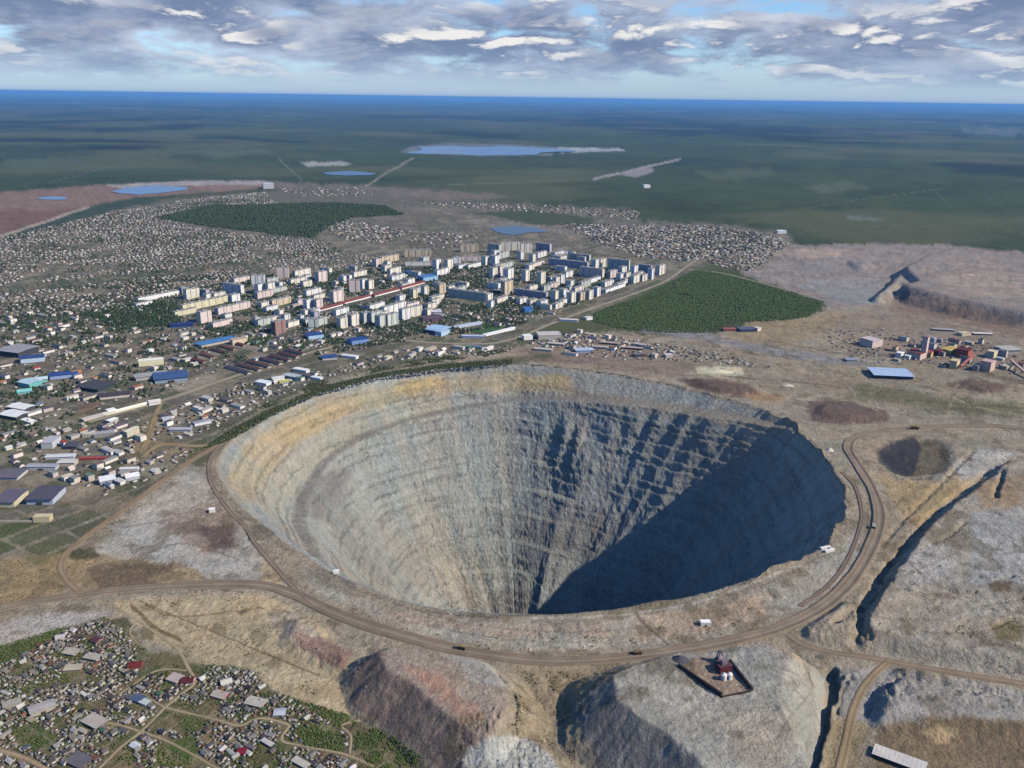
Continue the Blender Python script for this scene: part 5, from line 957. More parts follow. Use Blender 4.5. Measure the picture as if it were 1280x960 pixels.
    ('site_hut', 'hut', 876, 889, 783, 6, 4, 7, 'flat', (226, 222, 214), WHITE, 'lone white site hut between the haul road and the pit', ('door',)),
    ('site_hut', 'hut', 262, 269, 641, 5, 20, 7, 'flat', (226, 220, 210), WHITE, 'small white hut on the grey ground left of the pit', ()),
    ('site_hut', 'hut', 417, 424, 717, 4, 20, 4, 'flat', (226, 222, 216), WHITE, 'white cabin beside the ledge road at the near left crest', ()),
]
PROPER = {}
for nm, cat, x0, x1, yb, hp, ang, wd, st, wc, rc, lb, parts in HALLS:
    x, y, a, L, H = from_px(x0, x1, yb, hp, ang, wd)
    if ang < -12: L *= 0.95
    H = min(max(H * 0.85, 2.6), 48); L = min(L, 120)
    if yb > 780 and x0 < 500: rc = tuple(int(v * .86) for v in rc)
    building(nm, cat, x, y, a, L, wd, H, st, wc, rc, label=lb, parts=parts)
    FOOT.append((x, y, max(L, wd) * 0.56))
# rows of long barracks with white gable ends
ORD = ['first', 'second', 'third', 'fourth', 'fifth', 'sixth', 'seventh', 'eighth', 'ninth', 'tenth', 'eleventh', 'twelfth', 'thirteenth', 'fourteenth', 'fifteenth', 'sixteenth', 'seventeenth', 'eighteenth', 'nineteenth', 'twentieth']
for k, (ex, ey) in enumerate([(312, 468), (325, 464), (337, 460), (351, 456), (362, 452), (372, 448), (380, 444)]):
    p1 = np.array(spot(ex, ey)[:2]); a = math.radians(-36); L = 78 - 3 * k; c = p1 - np.array([math.cos(a), math.sin(a)]) * L / 2
    building('barrack', 'barrack', c[0], c[1], a, L, 13, 7.5, 'house', (176, 168, 156), random.choice([(84, 66, 76), (92, 62, 62), (78, 74, 86), (96, 70, 66)]), group='barracks in a row above the main street', label=f'long dark roofed barrack with pale gable, {ORD[k]} from left in its row')
    FOOT.append((c[0], c[1], 26)); FOOT.append((*(c - np.array([math.cos(a), math.sin(a)]) * 26), 14)); FOOT.append((*(c + np.array([math.cos(a), math.sin(a)]) * 26), 14))
for k, (ex, ey) in enumerate([(290, 462), (303, 456), (316, 450), (328, 446), (340, 441)]):
    p1 = np.array(spot(ex - 34, ey - 8)[:2]); a = math.radians(-36); L = 52; c = p1 - np.array([math.cos(a), math.sin(a)]) * L / 2
    building('barrack', 'barrack', c[0], c[1], a, L, 12, 6.5, 'house', (150, 130, 120), random.choice([(104, 62, 58), (92, 60, 60), (110, 76, 66)]), group='barracks behind the first row', label=f'reddish brown roofed barrack behind the dark row, {ORD[k]} from left')
    FOOT.append((c[0], c[1], 24))
FOOT = np.array(FOOT)

# ------------------------------------------------------------------ small houses
ROOFS = [((150, 147, 144), 'grey', 5), ((186, 182, 176), 'light grey', 4), ((116, 98, 88), 'brown', 4), ((102, 90, 94), 'purple grey', 3), ((222, 218, 210), 'white', 2), ((146, 96, 74), 'rusty', 1.4), ((192, 180, 158), 'beige', 3), ((104, 116, 138), 'slate blue', .5), ((90, 120, 100), 'green', .5), ((150, 66, 58), 'red', .12), ((84, 80, 80), 'dark', 3)]
RW = np.array([r[2] for r in ROOFS]); RW = RW / RW.sum()
WALLC = [(170, 158, 142), (140, 124, 108), (196, 188, 172), (120, 108, 98), (206, 202, 194), (150, 140, 130)]
def in_rows(c, row, jit, rng):
    """line places up in rows along the streets"""
    al = math.radians(58); u, v = c[:, 0] * math.cos(al) + c[:, 1] * math.sin(al), -c[:, 0] * math.sin(al) + c[:, 1] * math.cos(al)
    v = (np.floor(v / row) + .5) * row + row * .22 * np.sign(rng.random(len(c)) - .5) + rng.normal(0, jit, len(c)); return np.column_stack([u * math.cos(al) - v * math.sin(al), u * math.sin(al) + v * math.cos(al)])
def scatter(poly_px, spacing, n, rng, keep=None, rows=None):
    """places in a polygon, at least `spacing` metres apart"""
    w = W2(poly_px); lo, hi = w.min(0), w.max(0); pts = []; grid = {}
    tries = 0; cell = spacing
    while len(pts) < n and tries < 60:
        tries += 1; c = rng.uniform(lo, hi, (n * 3, 2)); c = in_rows(c, *rows, rng) if rows else c; c = c[inside(c[:, 0], c[:, 1], w)]
        if keep is not None and len(c): c = c[keep(c)]
        for p in c:
            k = (int(p[0] // cell), int(p[1] // cell)); ok = True
            for dx in (-1, 0, 1):
                for dy in (-1, 0, 1):
                    for q in grid.get((k[0] + dx, k[1] + dy), ()):
                        if (q[0] - p[0]) ** 2 + (q[1] - p[1]) ** 2 < spacing ** 2: ok = False
            if ok:
                grid.setdefault(k, []).append(p); pts.append(p)
                if len(pts) >= n: break
    return np.array(pts) if pts else np.zeros((0, 2))
LANE_W = [smooth_line(W2(p), 5.0) for p, w, l in LANES] + [smooth_line(W2([(-40, 930), (0, 938), (30, 947), (62, 963)]), 5.0)]
STREETS = [smooth_line(W2(p), 15.0) for p in ([(110, 528), (165, 512), (215, 497), (270, 478), (320, 462), (370, 446), (430, 430), (480, 424), (540, 428), (600, 430), (640, 424), (690, 404), (740, 385), (790, 368), (830, 352), (860, 332), (882, 316), (905, 298)],
          [(205, 410), (260, 398), (320, 376), (360, 362), (420, 352), (480, 340), (520, 330)], [(300, 418), (360, 400), (430, 384), (500, 369), (545, 352), (600, 338), (660, 328)],
          [(104, 745), (86, 728), (76, 710), (82, 692), (105, 672), (150, 640), (200, 603), (245, 572), (285, 550)], [(178, 572), (200, 556), (240, 557), (270, 556)], [(176, 566), (186, 545), (194, 520), (202, 503)])]
def free(c, lines, gap, foot=True, pad=3.0):
    ok = np.ones(len(c), bool)
    for l in lines: ok &= seg_dist(c[:, 0], c[:, 1], l) > gap
    if foot:
        for fx, fy, fr in FOOT: ok &= (c[:, 0] - fx) ** 2 + (c[:, 1] - fy) ** 2 > (fr + pad) ** 2
    return ok
GREENS = [W2(p) for p in ([(-100, 830), (0, 806), (85, 782), (70, 796), (40, 815), (0, 832)], [(10, 910), (45, 903), (75, 922), (60, 945), (20, 930)], [(345, 865), (380, 876), (440, 895), (425, 912), (385, 888)], [(367, 910), (420, 905), (432, 925), (430, 942), (380, 932)], [(195, 930), (240, 918), (262, 960), (190, 960)], [(310, 945), (345, 938), (352, 960), (310, 960)])]
def off_green(c):
    ok = np.ones(len(c), bool)
    for g in GREENS: ok &= ~inside(c[:, 0], c[:, 1], g)
    return ok
ANCH_VIL = [((20, 838), 'at the left edge of the settlement'), ((75, 798), 'by the white cottage under the green bank'), ((118, 800), 'by the purple roofed house'), ((85, 828), 'by the pale barns under the green bank'), ((50, 850), 'above the long pale barn'), ((52, 892), 'by the long pale barn'), ((110, 905), 'by the wide patched barn'),
            ((130, 850), 'left of the red roofed house'), ((165, 838), 'by the red roofed house'), ((222, 852), 'by the dark red and white house'), ((165, 880), 'by the blue grey house'), ((150, 902), 'above the lower lane'), ((284, 850), 'by the small white cottage'), ((262, 874), 'by the pink gabled house'), ((316, 880), 'by the long white roofed house'), ((302, 935), 'by the crimson roofed house'),
            ((215, 905), 'right of the lane crossing'), ((250, 925), 'in the yards right of the crossing'), ((385, 895), 'in the crowded row by the green strip'), ((40, 942), 'above the lower left lane'), ((100, 950), 'by the grey purple barn'), ((165, 940), 'by the bright white hut'), ((375, 950), 'by the stepped white terraces'), ((240, 955), 'at the bottom edge below the yards'), ((320, 915), 'inside the right hand lane loop')]
def small_house(name, cat, p, zone, group, rng, big=False, scale=1.0):
    rc, rn, _ = ROOFS[rng.choice(len(ROOFS), p=RW)]; t = rng.random()
    if t < .45: L, Wd, H, st, kind = rng.uniform(7, 11), rng.uniform(5.5, 7.5), rng.uniform(4.2, 6), 'house', 'house'
    elif t < .8: L, Wd, H, st, kind = rng.uniform(4, 7), rng.uniform(3, 4.5), rng.uniform(2.3, 3.2), 'low', 'shed'
    else: L, Wd, H, st, kind = rng.uniform(10, 16), rng.uniform(5, 7), rng.uniform(3, 4.4), 'shed', 'long shed'
    L, Wd, H = L * scale, Wd * scale, H * scale
    a = math.radians(58 + 90 * rng.integers(0, 2) + rng.uniform(-9, 9)); rc2 = np.clip(np.array(rc) * rng.uniform(.58, .92), 0, 235); wc = WALLC[rng.integers(0, len(WALLC))]
    o = building(name, cat, p[0], p[1], a, L, Wd, H, st, wc, rc2, group=group, look=f'{rn} roofed {kind}', zone=zone, parts=('chimney',) if kind == 'house' and rng.random() < .3 else ())
    return o
vil = scatter([(-6, 822), (60, 794), (130, 775), (160, 792), (182, 818), (230, 846), (262, 832), (310, 838), (335, 862), (380, 880), (412, 896), (440, 925), (452, 968), (-6, 968)], 7.6, 300, RNG,
              lambda c: free(c, LANE_W, 6.0, True, 1.0) & off_green(c) & (fbm(c[:, 0] / 28, c[:, 1] / 28, 501, 2) > -0.42) & ~((to_px(np.column_stack([c, c[:, 0] * 0]))[0] < 255) & (to_px(np.column_stack([c, c[:, 0] * 0]))[0] > 170) & (to_px(np.column_stack([c, c[:, 0] * 0]))[1] < 846)), rows=(17.0, 1.5))
for p in vil:
    q = to_px(np.array([p[0], p[1], 0])); small_house('village_house', 'house', p, nearest(q[0], q[1], ANCH_VIL), 'small houses of the lower left settlement', RNG, scale=0.70)

# low buildings of the town and the workshop yards
ANCH_LOW = [((20, 470), 'left of the teal workshop'), ((60, 500), 'below the teal workshop'), ((30, 540), 'by the white roofed warehouses'), ((110, 470), 'by the royal blue roof'), ((120, 540), 'by the square cream building'), ((110, 590), 'below the red roofed shed'), ((200, 590), 'right of the two gabled stores'), ((235, 525), 'in the yard below the street'), ((300, 505), 'below the street near the green strip'),
            ((150, 440), 'by the cream office block'), ((90, 415), 'by the brown yard'), ((40, 405), 'above the big grey hangar'), ((210, 430), 'left of the azure roofed hall'), ((310, 435), 'behind the barracks'), ((430, 455), 'between barracks and pit'), ((500, 440), 'between the arena and the pit'), ((580, 438), 'below the stadium'), ((150, 395), 'in the tree patch left of town'), ((330, 400), 'below the pinkish slab'), ((360, 425), 'by the brown tower'),
            ((440, 425), 'below the front row of blocks'), ((520, 415), 'left of the arena'), ((570, 395), 'above the stadium'), ((640, 400), 'below the blue roofed hall'), ((620, 365), 'behind the long dark slab'), ((700, 390), 'by the street beside the wood'), ((720, 430), 'on the quarry flat'), ((800, 430), 'at the right end of the quarry flat'), ((420, 368), 'among the blocks above the red row'), ((660, 425), 'by the large pale building')]
def low_zone(poly, n, spacing, keep=None, pad=3.0):
    pts = scatter(poly, spacing, n, RNG, lambda c: free(c, STREETS, 9.0, True, pad) & (keep(c) if keep else True), rows=(44.0, 4.0))
    for p in pts:
        q = to_px(np.array([p[0], p[1], 0])); z = nearest(q[0], q[1], ANCH_LOW)
        rc, rn, _ = ROOFS[RNG.choice(len(ROOFS), p=RW)]; t = RNG.random()
        if t < .35: L, Wd, H, st, kind = RNG.uniform(18, 34), RNG.uniform(9, 13), RNG.uniform(5, 7.5), 'low', 'long building'
        elif t < .75: L, Wd, H, st, kind = RNG.uniform(9, 16), RNG.uniform(7, 10), RNG.uniform(4.5, 7), 'house', 'house'
        else: L, Wd, H, st, kind = RNG.uniform(12, 20), RNG.uniform(9, 13), RNG.uniform(6, 10), 'flat', 'flat roofed building'
        wc = [(222, 216, 200), (232, 228, 220), (206, 194, 178), (190, 180, 170), (226, 212, 204)][RNG.integers(0, 5)]
        building('town_building', 'building', p[0], p[1], math.radians(58 + 90 * RNG.integers(0, 2) + RNG.uniform(-5, 5)), L, Wd, H, st, wc, np.clip(np.array(rc) * RNG.uniform(.9, 1.1), 0, 235), group='low buildings of the town', look=f'{rn} roofed {kind}', zone=z)
low_zone([(0, 395), (120, 388), (170, 400), (215, 412), (260, 420), (300, 440), (200, 490), (110, 525), (0, 545)], 92, 22)
low_zone([(0, 545), (110, 530), (170, 515), (180, 560), (230, 575), (150, 620), (70, 600), (0, 580)], 46, 17)
low_zone([(205, 515), (300, 480), (390, 470), (460, 452), (400, 470), (300, 508), (230, 548), (205, 545)], 26, 15)
low_zone([(430, 452), (520, 436), (640, 432), (640, 438), (560, 443), (480, 452)], 22, 15)
low_zone([(310, 410), (430, 412), (520, 418), (480, 424), (400, 440), (320, 455), (300, 430)], 26, 20)
low_zone([(320, 350), (470, 340), (560, 350), (640, 360), (690, 392), (640, 410), (560, 400), (400, 400), (330, 390)], 60, 26)
low_zone([(650, 425), (720, 415), (760, 420), (860, 442), (820, 450), (740, 446), (660, 440)], 28, 17)

# small sheds and blocks of the ore plant
ANCH_PLANT = [((1100, 440), 'below the lone pink plant block'), ((1130, 430), 'left of the shaft tower'), ((1165, 455), 'in front of the shaft tower'), ((1190, 425), 'behind the yellow plant hall'), ((1225, 440), 'right of the tall red hall'), ((1225, 462), 'left of the salmon block'), ((1262, 450), 'by the conveyor at the right edge')]
for p in scatter([(1090, 428), (1120, 420), (1200, 422), (1280, 436), (1280, 468), (1200, 464), (1120, 452)], 24, 26, RNG, lambda c: free(c, [], 0, True, 1.0)):
    q = to_px(np.array([p[0], p[1], 0])); rc, rn, _ = ROOFS[RNG.choice(len(ROOFS), p=RW)]; t = RNG.random(); H = RNG.uniform(5, 9) if t < .6 else RNG.uniform(10, 17)
    building('plant_shed', 'plant building', p[0], p[1], math.radians(44 + 90 * RNG.integers(0, 2) + RNG.uniform(-6, 6)), RNG.uniform(10, 28), RNG.uniform(9, 16), H, 'flat' if t > .4 else 'low', [(216, 196, 186), (206, 200, 190), (186, 160, 150), (170, 164, 160), (196, 176, 140)][RNG.integers(0, 5)], np.array(rc) * .9, group='smaller buildings of the ore plant', look=f'{rn} roofed plant ' + ('shed' if H < 9.5 else 'block'), zone=nearest(q[0], q[1], ANCH_PLANT))

# houses beyond count: the far quarters, one mass each
def house_mass(name, label, regions, rng, smin=6, smax=14, hmin=3, hmax=6, rows=None, tone=1.0):
    Vs, Fq, Ft, Cs = [], [], [], []; nb = 0
    for poly, n, sp, keep in regions:
        pts = scatter(poly, sp, n, rng, keep, rows); k = len(pts)
        if not k: continue
        a = np.radians(58 + 90 * rng.integers(0, 2, k) + rng.normal(0, 7, k) + 6 * fbm(pts[:, 0] / 500, pts[:, 1] / 500, 520, 2)); L = rng.uniform(smin, smax, k); Wd = rng.uniform(smin * .7, smin * 1.25, k); H = rng.uniform(hmin, hmax, k); e = rng.uniform(.55, .9, k)
        z0 = height(pts[:, 0], pts[:, 1]); U = np.array([(-.5, -.5), (.5, -.5), (.5, .5), (-.5, .5)])
        lx = U[None, :, 0] * L[:, None]; ly = U[None, :, 1] * Wd[:, None]; ca, sa = np.cos(a)[:, None], np.sin(a)[:, None]
        X, Y = pts[:, 0:1] + lx * ca - ly * sa, pts[:, 1:2] + lx * sa + ly * ca
        rx = np.array([-.5, .5])[None] * L[:, None]; RX, RY = pts[:, 0:1] + rx * ca, pts[:, 1:2] + rx * sa
        base = np.stack([X, Y, np.repeat((z0 - 1)[:, None], 4, 1)], -1); top = np.stack([X, Y, np.repeat((z0 + H * e)[:, None], 4, 1)], -1); rid = np.stack([RX, RY, np.repeat((z0 + H)[:, None], 2, 1)], -1)
        # walls (8 corners) and roof (6 corners) kept apart so that each has its own colour
        V = np.concatenate([base, top, top + np.array([0, 0, .05]), rid + np.array([0, 0, .05])], 1); b = nb + np.arange(k)[:, None] * 14
        for q in ((0, 1, 5, 4), (1, 2, 6, 5), (2, 3, 7, 6), (3, 0, 4, 7), (8, 9, 13, 12), (10, 11, 12, 13)): Fq.append(b + np.array(q))
        for q in ((9, 10, 13), (11, 8, 12)): Ft.append(b + np.array(q))
        rc = np.array([lin(r[0]) for r in ROOFS])[rng.choice(len(ROOFS), k, p=RW)] * rng.uniform(.5, 1.1, (k, 1)) * tone; wc = np.array([lin(w) for w in WALLC])[rng.integers(0, len(WALLC), k)]
        C = np.concatenate([np.repeat(wc[:, None], 8, 1), np.repeat(rc[:, None], 6, 1)], 1)
        Vs.append(V.reshape(-1, 3)); Cs.append(C.reshape(-1, 3)); nb += k * 14
    return link(name, mesh_from(name, np.vstack(Vs), [np.vstack(Fq), np.vstack(Ft)], np.vstack(Cs), smooth=False), M_MASS, kind='stuff', label=label)
M_MASS = tinted_ground('house_mass', (0.6,), (0.4,), 0.5, 0.05, 0.8)
def not_px(poly):
    w = W2(poly); return lambda c: ~inside(c[:, 0], c[:, 1], w)
NW, VAL = W2(FOREST_NW), W2([(-50, 364), (100, 348), (200, 338), (330, 324), (335, 328), (230, 341), (120, 354), (-50, 372)])
def keep_far(c):
    ok = ~inside(c[:, 0], c[:, 1], NW) & ~inside(c[:, 0], c[:, 1], VAL) & (fbm(c[:, 0] / 160, c[:, 1] / 160, 530, 2) > -0.35)
    return ok & free(c, STREETS, 9.0, False)
house_mass('far_houses', 'dense quarter of small grey houses spreading over the left of town', [
    ([(-40, 308), (60, 284), (140, 266), (230, 250), (330, 240), (350, 258), (250, 262), (200, 274), (260, 288), (340, 296), (400, 302), (420, 318), (340, 328), (200, 342), (60, 358), (-40, 366)], 3900, 16, keep_far),
    ([(-40, 372), (80, 360), (180, 348), (300, 334), (330, 350), (230, 362), (180, 372), (190, 395), (120, 390), (-20, 398)], 900, 15, keep_far),
    ([(330, 330), (420, 315), (470, 320), (500, 332), (400, 345), (340, 345)], 160, 18, keep_far)], np.random.default_rng(21), 5.5, 12, 3, 6, (44.0, 2.5))
house_mass('northern_quarter', 'jumble of pale buildings behind the apartment blocks', [
    ([(400, 280), (440, 276), (515, 290), (480, 305), (430, 300)], 170, 18, None), ([(345, 236), (440, 234), (470, 244), (380, 246)], 90, 24, None), ([(500, 252), (600, 254), (700, 258), (800, 264), (795, 276), (720, 268), (600, 262)], 190, 26, None),
    ([(700, 280), (800, 282), (880, 282), (960, 292), (985, 304), (940, 340), (892, 332), (880, 322), (860, 328), (800, 322), (740, 302)], 1000, 17, None), ([(540, 290), (600, 296), (560, 312), (505, 300)], 40, 30, None)], np.random.default_rng(22), 8, 22, 4, 8, (44.0, 3.0))
house_mass('town_outbuildings', 'small sheds and garages scattered between the town blocks', [
    ([(170, 372), (330, 345), (500, 335), (640, 332), (760, 335), (800, 352), (690, 392), (640, 410), (520, 425), (400, 445), (300, 430), (180, 400)], 1700, 11, lambda c: free(c, STREETS, 9, True, -8)),
    ([(0, 400), (200, 400), (320, 450), (180, 500), (90, 535), (0, 545)], 330, 11, lambda c: free(c, STREETS, 9, True, 0)), ([(0, 545), (170, 515), (250, 560), (150, 625), (60, 600)], 120, 10, lambda c: free(c, STREETS, 9, True, 0)),
    ([(205, 515), (300, 482), (460, 450), (640, 432), (640, 440), (500, 450), (400, 474), (240, 548)], 200, 9, lambda c: free(c, STREETS, 9, True, 0)), ([(650, 425), (760, 418), (890, 440), (980, 462), (860, 452), (740, 448)], 200, 10, lambda c: free(c, STREETS, 9, True, 0)),
    ([(1030, 410), (1120, 412), (1280, 436), (1280, 470), (1160, 456), (1050, 452)], 150, 12, lambda c: free(c, STREETS, 9, True, 0))], np.random.default_rng(23), 4.5, 10, 2.5, 4.5)
house_mass('yard_sheds', 'tiny sheds, woodpiles and lean-tos crowding the settlement yards', [
    ([(-6, 822), (60, 794), (130, 775), (160, 792), (182, 818), (230, 846), (262, 832), (310, 838), (335, 862), (380, 880), (412, 896), (440, 925), (452, 968), (-6, 968)], 1500, 3.6, lambda c: free(c, LANE_W, 4.5, True, -1.5) & off_green(c) & (fbm(c[:, 0] / 28, c[:, 1] / 28, 501, 2) > -0.35) & ~((to_px(np.column_stack([c, c[:, 0] * 0]))[0] < 255) & (to_px(np.column_stack([c, c[:, 0] * 0]))[0] > 170) & (to_px(np.column_stack([c, c[:, 0] * 0]))[1] < 846)))], np.random.default_rng(24), 2.0, 4.6, 1.4, 2.6, (17.0, 1.6), .72)

# ------------------------------------------------------------------ trees and scrub
def foliage_mat():
    k = NT('foliage'); p = k.pos(); col = k.n('ShaderNodeAttribute'); col.attribute_name = 'tint'
    f = k.math('MULTIPLY_ADD', k.math('SUBTRACT', k.noise(p, 0.9, 3.0, .7), .5), 1.1, 1.0)
    k.t.links.new(k.scale_color(col.outputs['Color'], f), k.b.inputs['Base Color']); k.b.inputs['Roughness'].default_value = .9; k.b.inputs['Specular IOR Level'].default_value = .1
    return k.m
M_LEAF = foliage_mat()
def tree_mass(name, label, regions, rng, rad, hgt, rgb, var=.3, conic=.5):
    P = np.vstack([scatter_fast(poly, n, rng, keep) for poly, n, keep in regions]); k = len(P); z0 = height(P[:, 0], P[:, 1])
    r = rng.uniform(rad[0], rad[1], k); h = rng.uniform(hgt[0], hgt[1], k); S = 4; an = np.arange(S) * 2 * np.pi / S
    V = np.zeros((k, 2 * S + 2, 3)); ph = rng.uniform(0, 6.3, k)
    for ring, (zf, rf) in enumerate(((.18, .85), (.52, 1.0 - .45 * conic))):
        rr = r[:, None] * rf * rng.uniform(.65, 1.3, (k, S)); A = an[None] + ph[:, None] + ring * .6
        V[:, ring * S:(ring + 1) * S, 0] = P[:, 0:1] + rr * np.cos(A); V[:, ring * S:(ring + 1) * S, 1] = P[:, 1:2] + rr * np.sin(A); V[:, ring * S:(ring + 1) * S, 2] = (z0 + h * zf)[:, None] + h[:, None] * rng.uniform(-.1, .1, (k, S))
    V[:, 2 * S] = np.column_stack([P + rng.normal(0, .15, (k, 2)) * r[:, None], z0 + h]); V[:, 2 * S + 1] = np.column_stack([P, z0 - .3])
    b = np.arange(k)[:, None] * (2 * S + 2); T, Q = [], []
    for i in range(S):
        j = (i + 1) % S; Q.append(b + np.array((i, j, S + j, S + i))); T.append(b + np.array((S + i, S + j, 2 * S)))
    c = lin(rgb)[None] * rng.uniform(1 - var, 1 + var, (k, 1)) * (1 + .15 * rng.normal(size=(k, 3)) * np.array([1, .4, .6])); C = np.repeat(np.clip(c, .004, .3)[:, None], 2 * S + 2, 1).reshape(-1, 3)
    return link(name, mesh_from(name, V.reshape(-1, 3), [np.vstack(Q), np.vstack(T)], C, smooth=False), M_LEAF, kind='stuff', label=label)
def scatter_fast(poly_px, n, rng, keep=None):
    w = W2(poly_px); lo, hi = w.min(0), w.max(0); out = []; got = 0
    for _ in range(40):
        c = rng.uniform(lo, hi, (n * 2, 2)); c = c[inside(c[:, 0], c[:, 1], w)]
        if keep is not None and len(c): c = c[keep(c)]
        out.append(c); got += len(c)
        if got >= n: break
    return np.vstack(out)[:n]
clump = lambda s, t, seed: (lambda c: fbm(c[:, 0] / s, c[:, 1] / s, seed, 3) > t)
R4 = np.random.default_rng(31)
tree_mass('wood', 'dark green wood between the apartment blocks and the mine', [(FOREST_MID, 21000, lambda c: fbm(c[:, 0] / 45, c[:, 1] / 45, 640, 3) + .3 * fbm(c[:, 0] / 9, c[:, 1] / 9, 641, 2) > -.45)], R4, (1.6, 3.2), (3.0, 5.6), (78, 94, 54), .2)
tree_mass('northern_wood', 'dark wood between the small houses and the northern quarter', [(FOREST_NW, 7000, None)], R4, (4, 7.5), (7, 13), (62, 74, 48), .25)
tree_mass('town_trees', 'street and yard trees mixed among the town buildings', [
    ([(120, 395), (180, 372), (330, 345), (500, 335), (640, 332), (760, 335), (800, 352), (690, 392), (640, 410), (520, 425), (400, 445), (300, 430), (200, 410)], 8000, lambda c: free(c, STREETS, 7, True, -9) & (fbm(c[:, 0] / 60, c[:, 1] / 60, 601, 2) > -.2)),
    ([(110, 395), (180, 376), (230, 385), (215, 408), (150, 412)], 900, None), ([(-40, 308), (140, 266), (330, 240), (430, 318), (200, 342), (-40, 366)], 4200, clump(150, -.05, 602)), ([(-40, 372), (300, 334), (200, 400), (-20, 410)], 1500, clump(90, 0, 603)),
    ([(0, 400), (200, 405), (320, 450), (180, 500), (90, 535), (0, 560)], 1100, lambda c: free(c, STREETS, 8, True, 0) & clump(50, .08, 604)(c)), ([(700, 280), (960, 292), (940, 338), (760, 306)], 900, clump(90, .05, 605))], R4, (2.2, 4.6), (4, 9), (56, 70, 44), .3)
tree_mass('crest_scrub', 'belt of dark green scrub between the town and the pit crest', [
    ([(250, 562), (290, 536), (340, 512), (400, 484), (480, 466), (560, 455), (640, 449), (640, 455), (560, 460), (480, 471), (400, 492), (340, 520), (285, 552)], 2600, None), ([(640, 436), (560, 444), (480, 456), (400, 476), (330, 500), (330, 512), (400, 484), (480, 463), (560, 451), (640, 444)], 900, clump(30, 0, 610))], R4, (1.2, 2.6), (1.5, 4), (66, 74, 44), .3, .2)
tree_mass('settlement_scrub', 'green bushes and gardens between the settlement houses', [
    (SETTLEMENT[1:-2] + [(560, 1000), (-40, 1000)], 5200, lambda c: free(c, LANE_W, 4.5, True, -1) & (fbm(c[:, 0] / 22, c[:, 1] / 22, 620, 3) > .05)), ([(-20, 815), (60, 790), (85, 783), (62, 800), (0, 835)], 500, None), ([(440, 900), (480, 915), (530, 955), (470, 965), (445, 935)], 600, clump(14, 0, 621)), ([(345, 865), (440, 895), (425, 912), (385, 888)], 250, None), ([(367, 910), (430, 915), (430, 940), (380, 932)], 350, None)], R4, (.6, 1.5), (.7, 2.2), (82, 94, 50), .35, .2)
tree_mass('mine_scrub', 'sparse low scrub on the bare mining ground', [
    ([(0, 690), (120, 680), (260, 720), (330, 735), (420, 775), (430, 880), (340, 855), (230, 830), (130, 760), (0, 800)], 900, clump(18, .22, 630)), ([(840, 425), (1060, 450), (1280, 470), (1280, 528), (1010, 500), (860, 455)], 1500, clump(40, .12, 631)), ([(200, 540), (260, 560), (120, 680), (60, 690), (150, 610)], 700, clump(20, .15, 632)),
    ([(640, 840), (750, 835), (715, 960), (640, 940)], 500, clump(12, .2, 633)), ([(1090, 560), (1200, 560), (1130, 650), (1090, 600)], 350, clump(16, .2, 634)), ([(330, 740), (640, 825), (980, 785), (960, 750), (700, 790), (480, 765)], 350, clump(12, .3, 635)), ([(1080, 700), (1280, 720), (1280, 850), (1100, 815)], 300, clump(14, .3, 636))], R4, (.5, 1.3), (.5, 1.2), (112, 102, 70), .25, .2)

# ------------------------------------------------------------------ loose rock on heaps and bare ground
def rock_mass(name, label, regions, rng, lo, hi, rgb, k_exp=2.5):
    P = np.vstack([scatter_fast(poly, n, rng, keep) for poly, n, keep in regions]); k = len(P); z0 = height_full(P[:, 0], P[:, 1])
    r = lo + (hi - lo) * rng.random(k) ** k_exp; U = np.array([(1, 0, 0), (0, 1, 0), (-1, 0, 0), (0, -1, 0), (0, 0, 1), (0, 0, -1)], float)
    V = P[:, None, :].repeat(6, 1); V = np.concatenate([V, z0[:, None, None].repeat(6, 1)], 2); ph = rng.uniform(0, 6.3, k); ca, sa = np.cos(ph)[:, None], np.sin(ph)[:, None]
    D = U[None] * rng.uniform(.55, 1.25, (k, 6, 1)) * r[:, None, None]; D = np.stack([D[..., 0] * ca - D[..., 1] * sa, D[..., 0] * sa + D[..., 1] * ca, D[..., 2] * .75], -1); V = V + D
    b = np.arange(k)[:, None] * 6; T = [b + np.array(q) for q in ((0, 1, 4), (1, 2, 4), (2, 3, 4), (3, 0, 4), (1, 0, 5), (2, 1, 5), (3, 2, 5), (0, 3, 5))]
    c = lin(rgb)[None] * rng.uniform(.6, 1.25, (k, 1)); return link(name, mesh_from(name, V.reshape(-1, 3), [np.vstack(T)], np.repeat(c[:, None], 6, 1).reshape(-1, 3), smooth=False), M_MASS, kind='stuff', label=label)
R5 = np.random.default_rng(41)
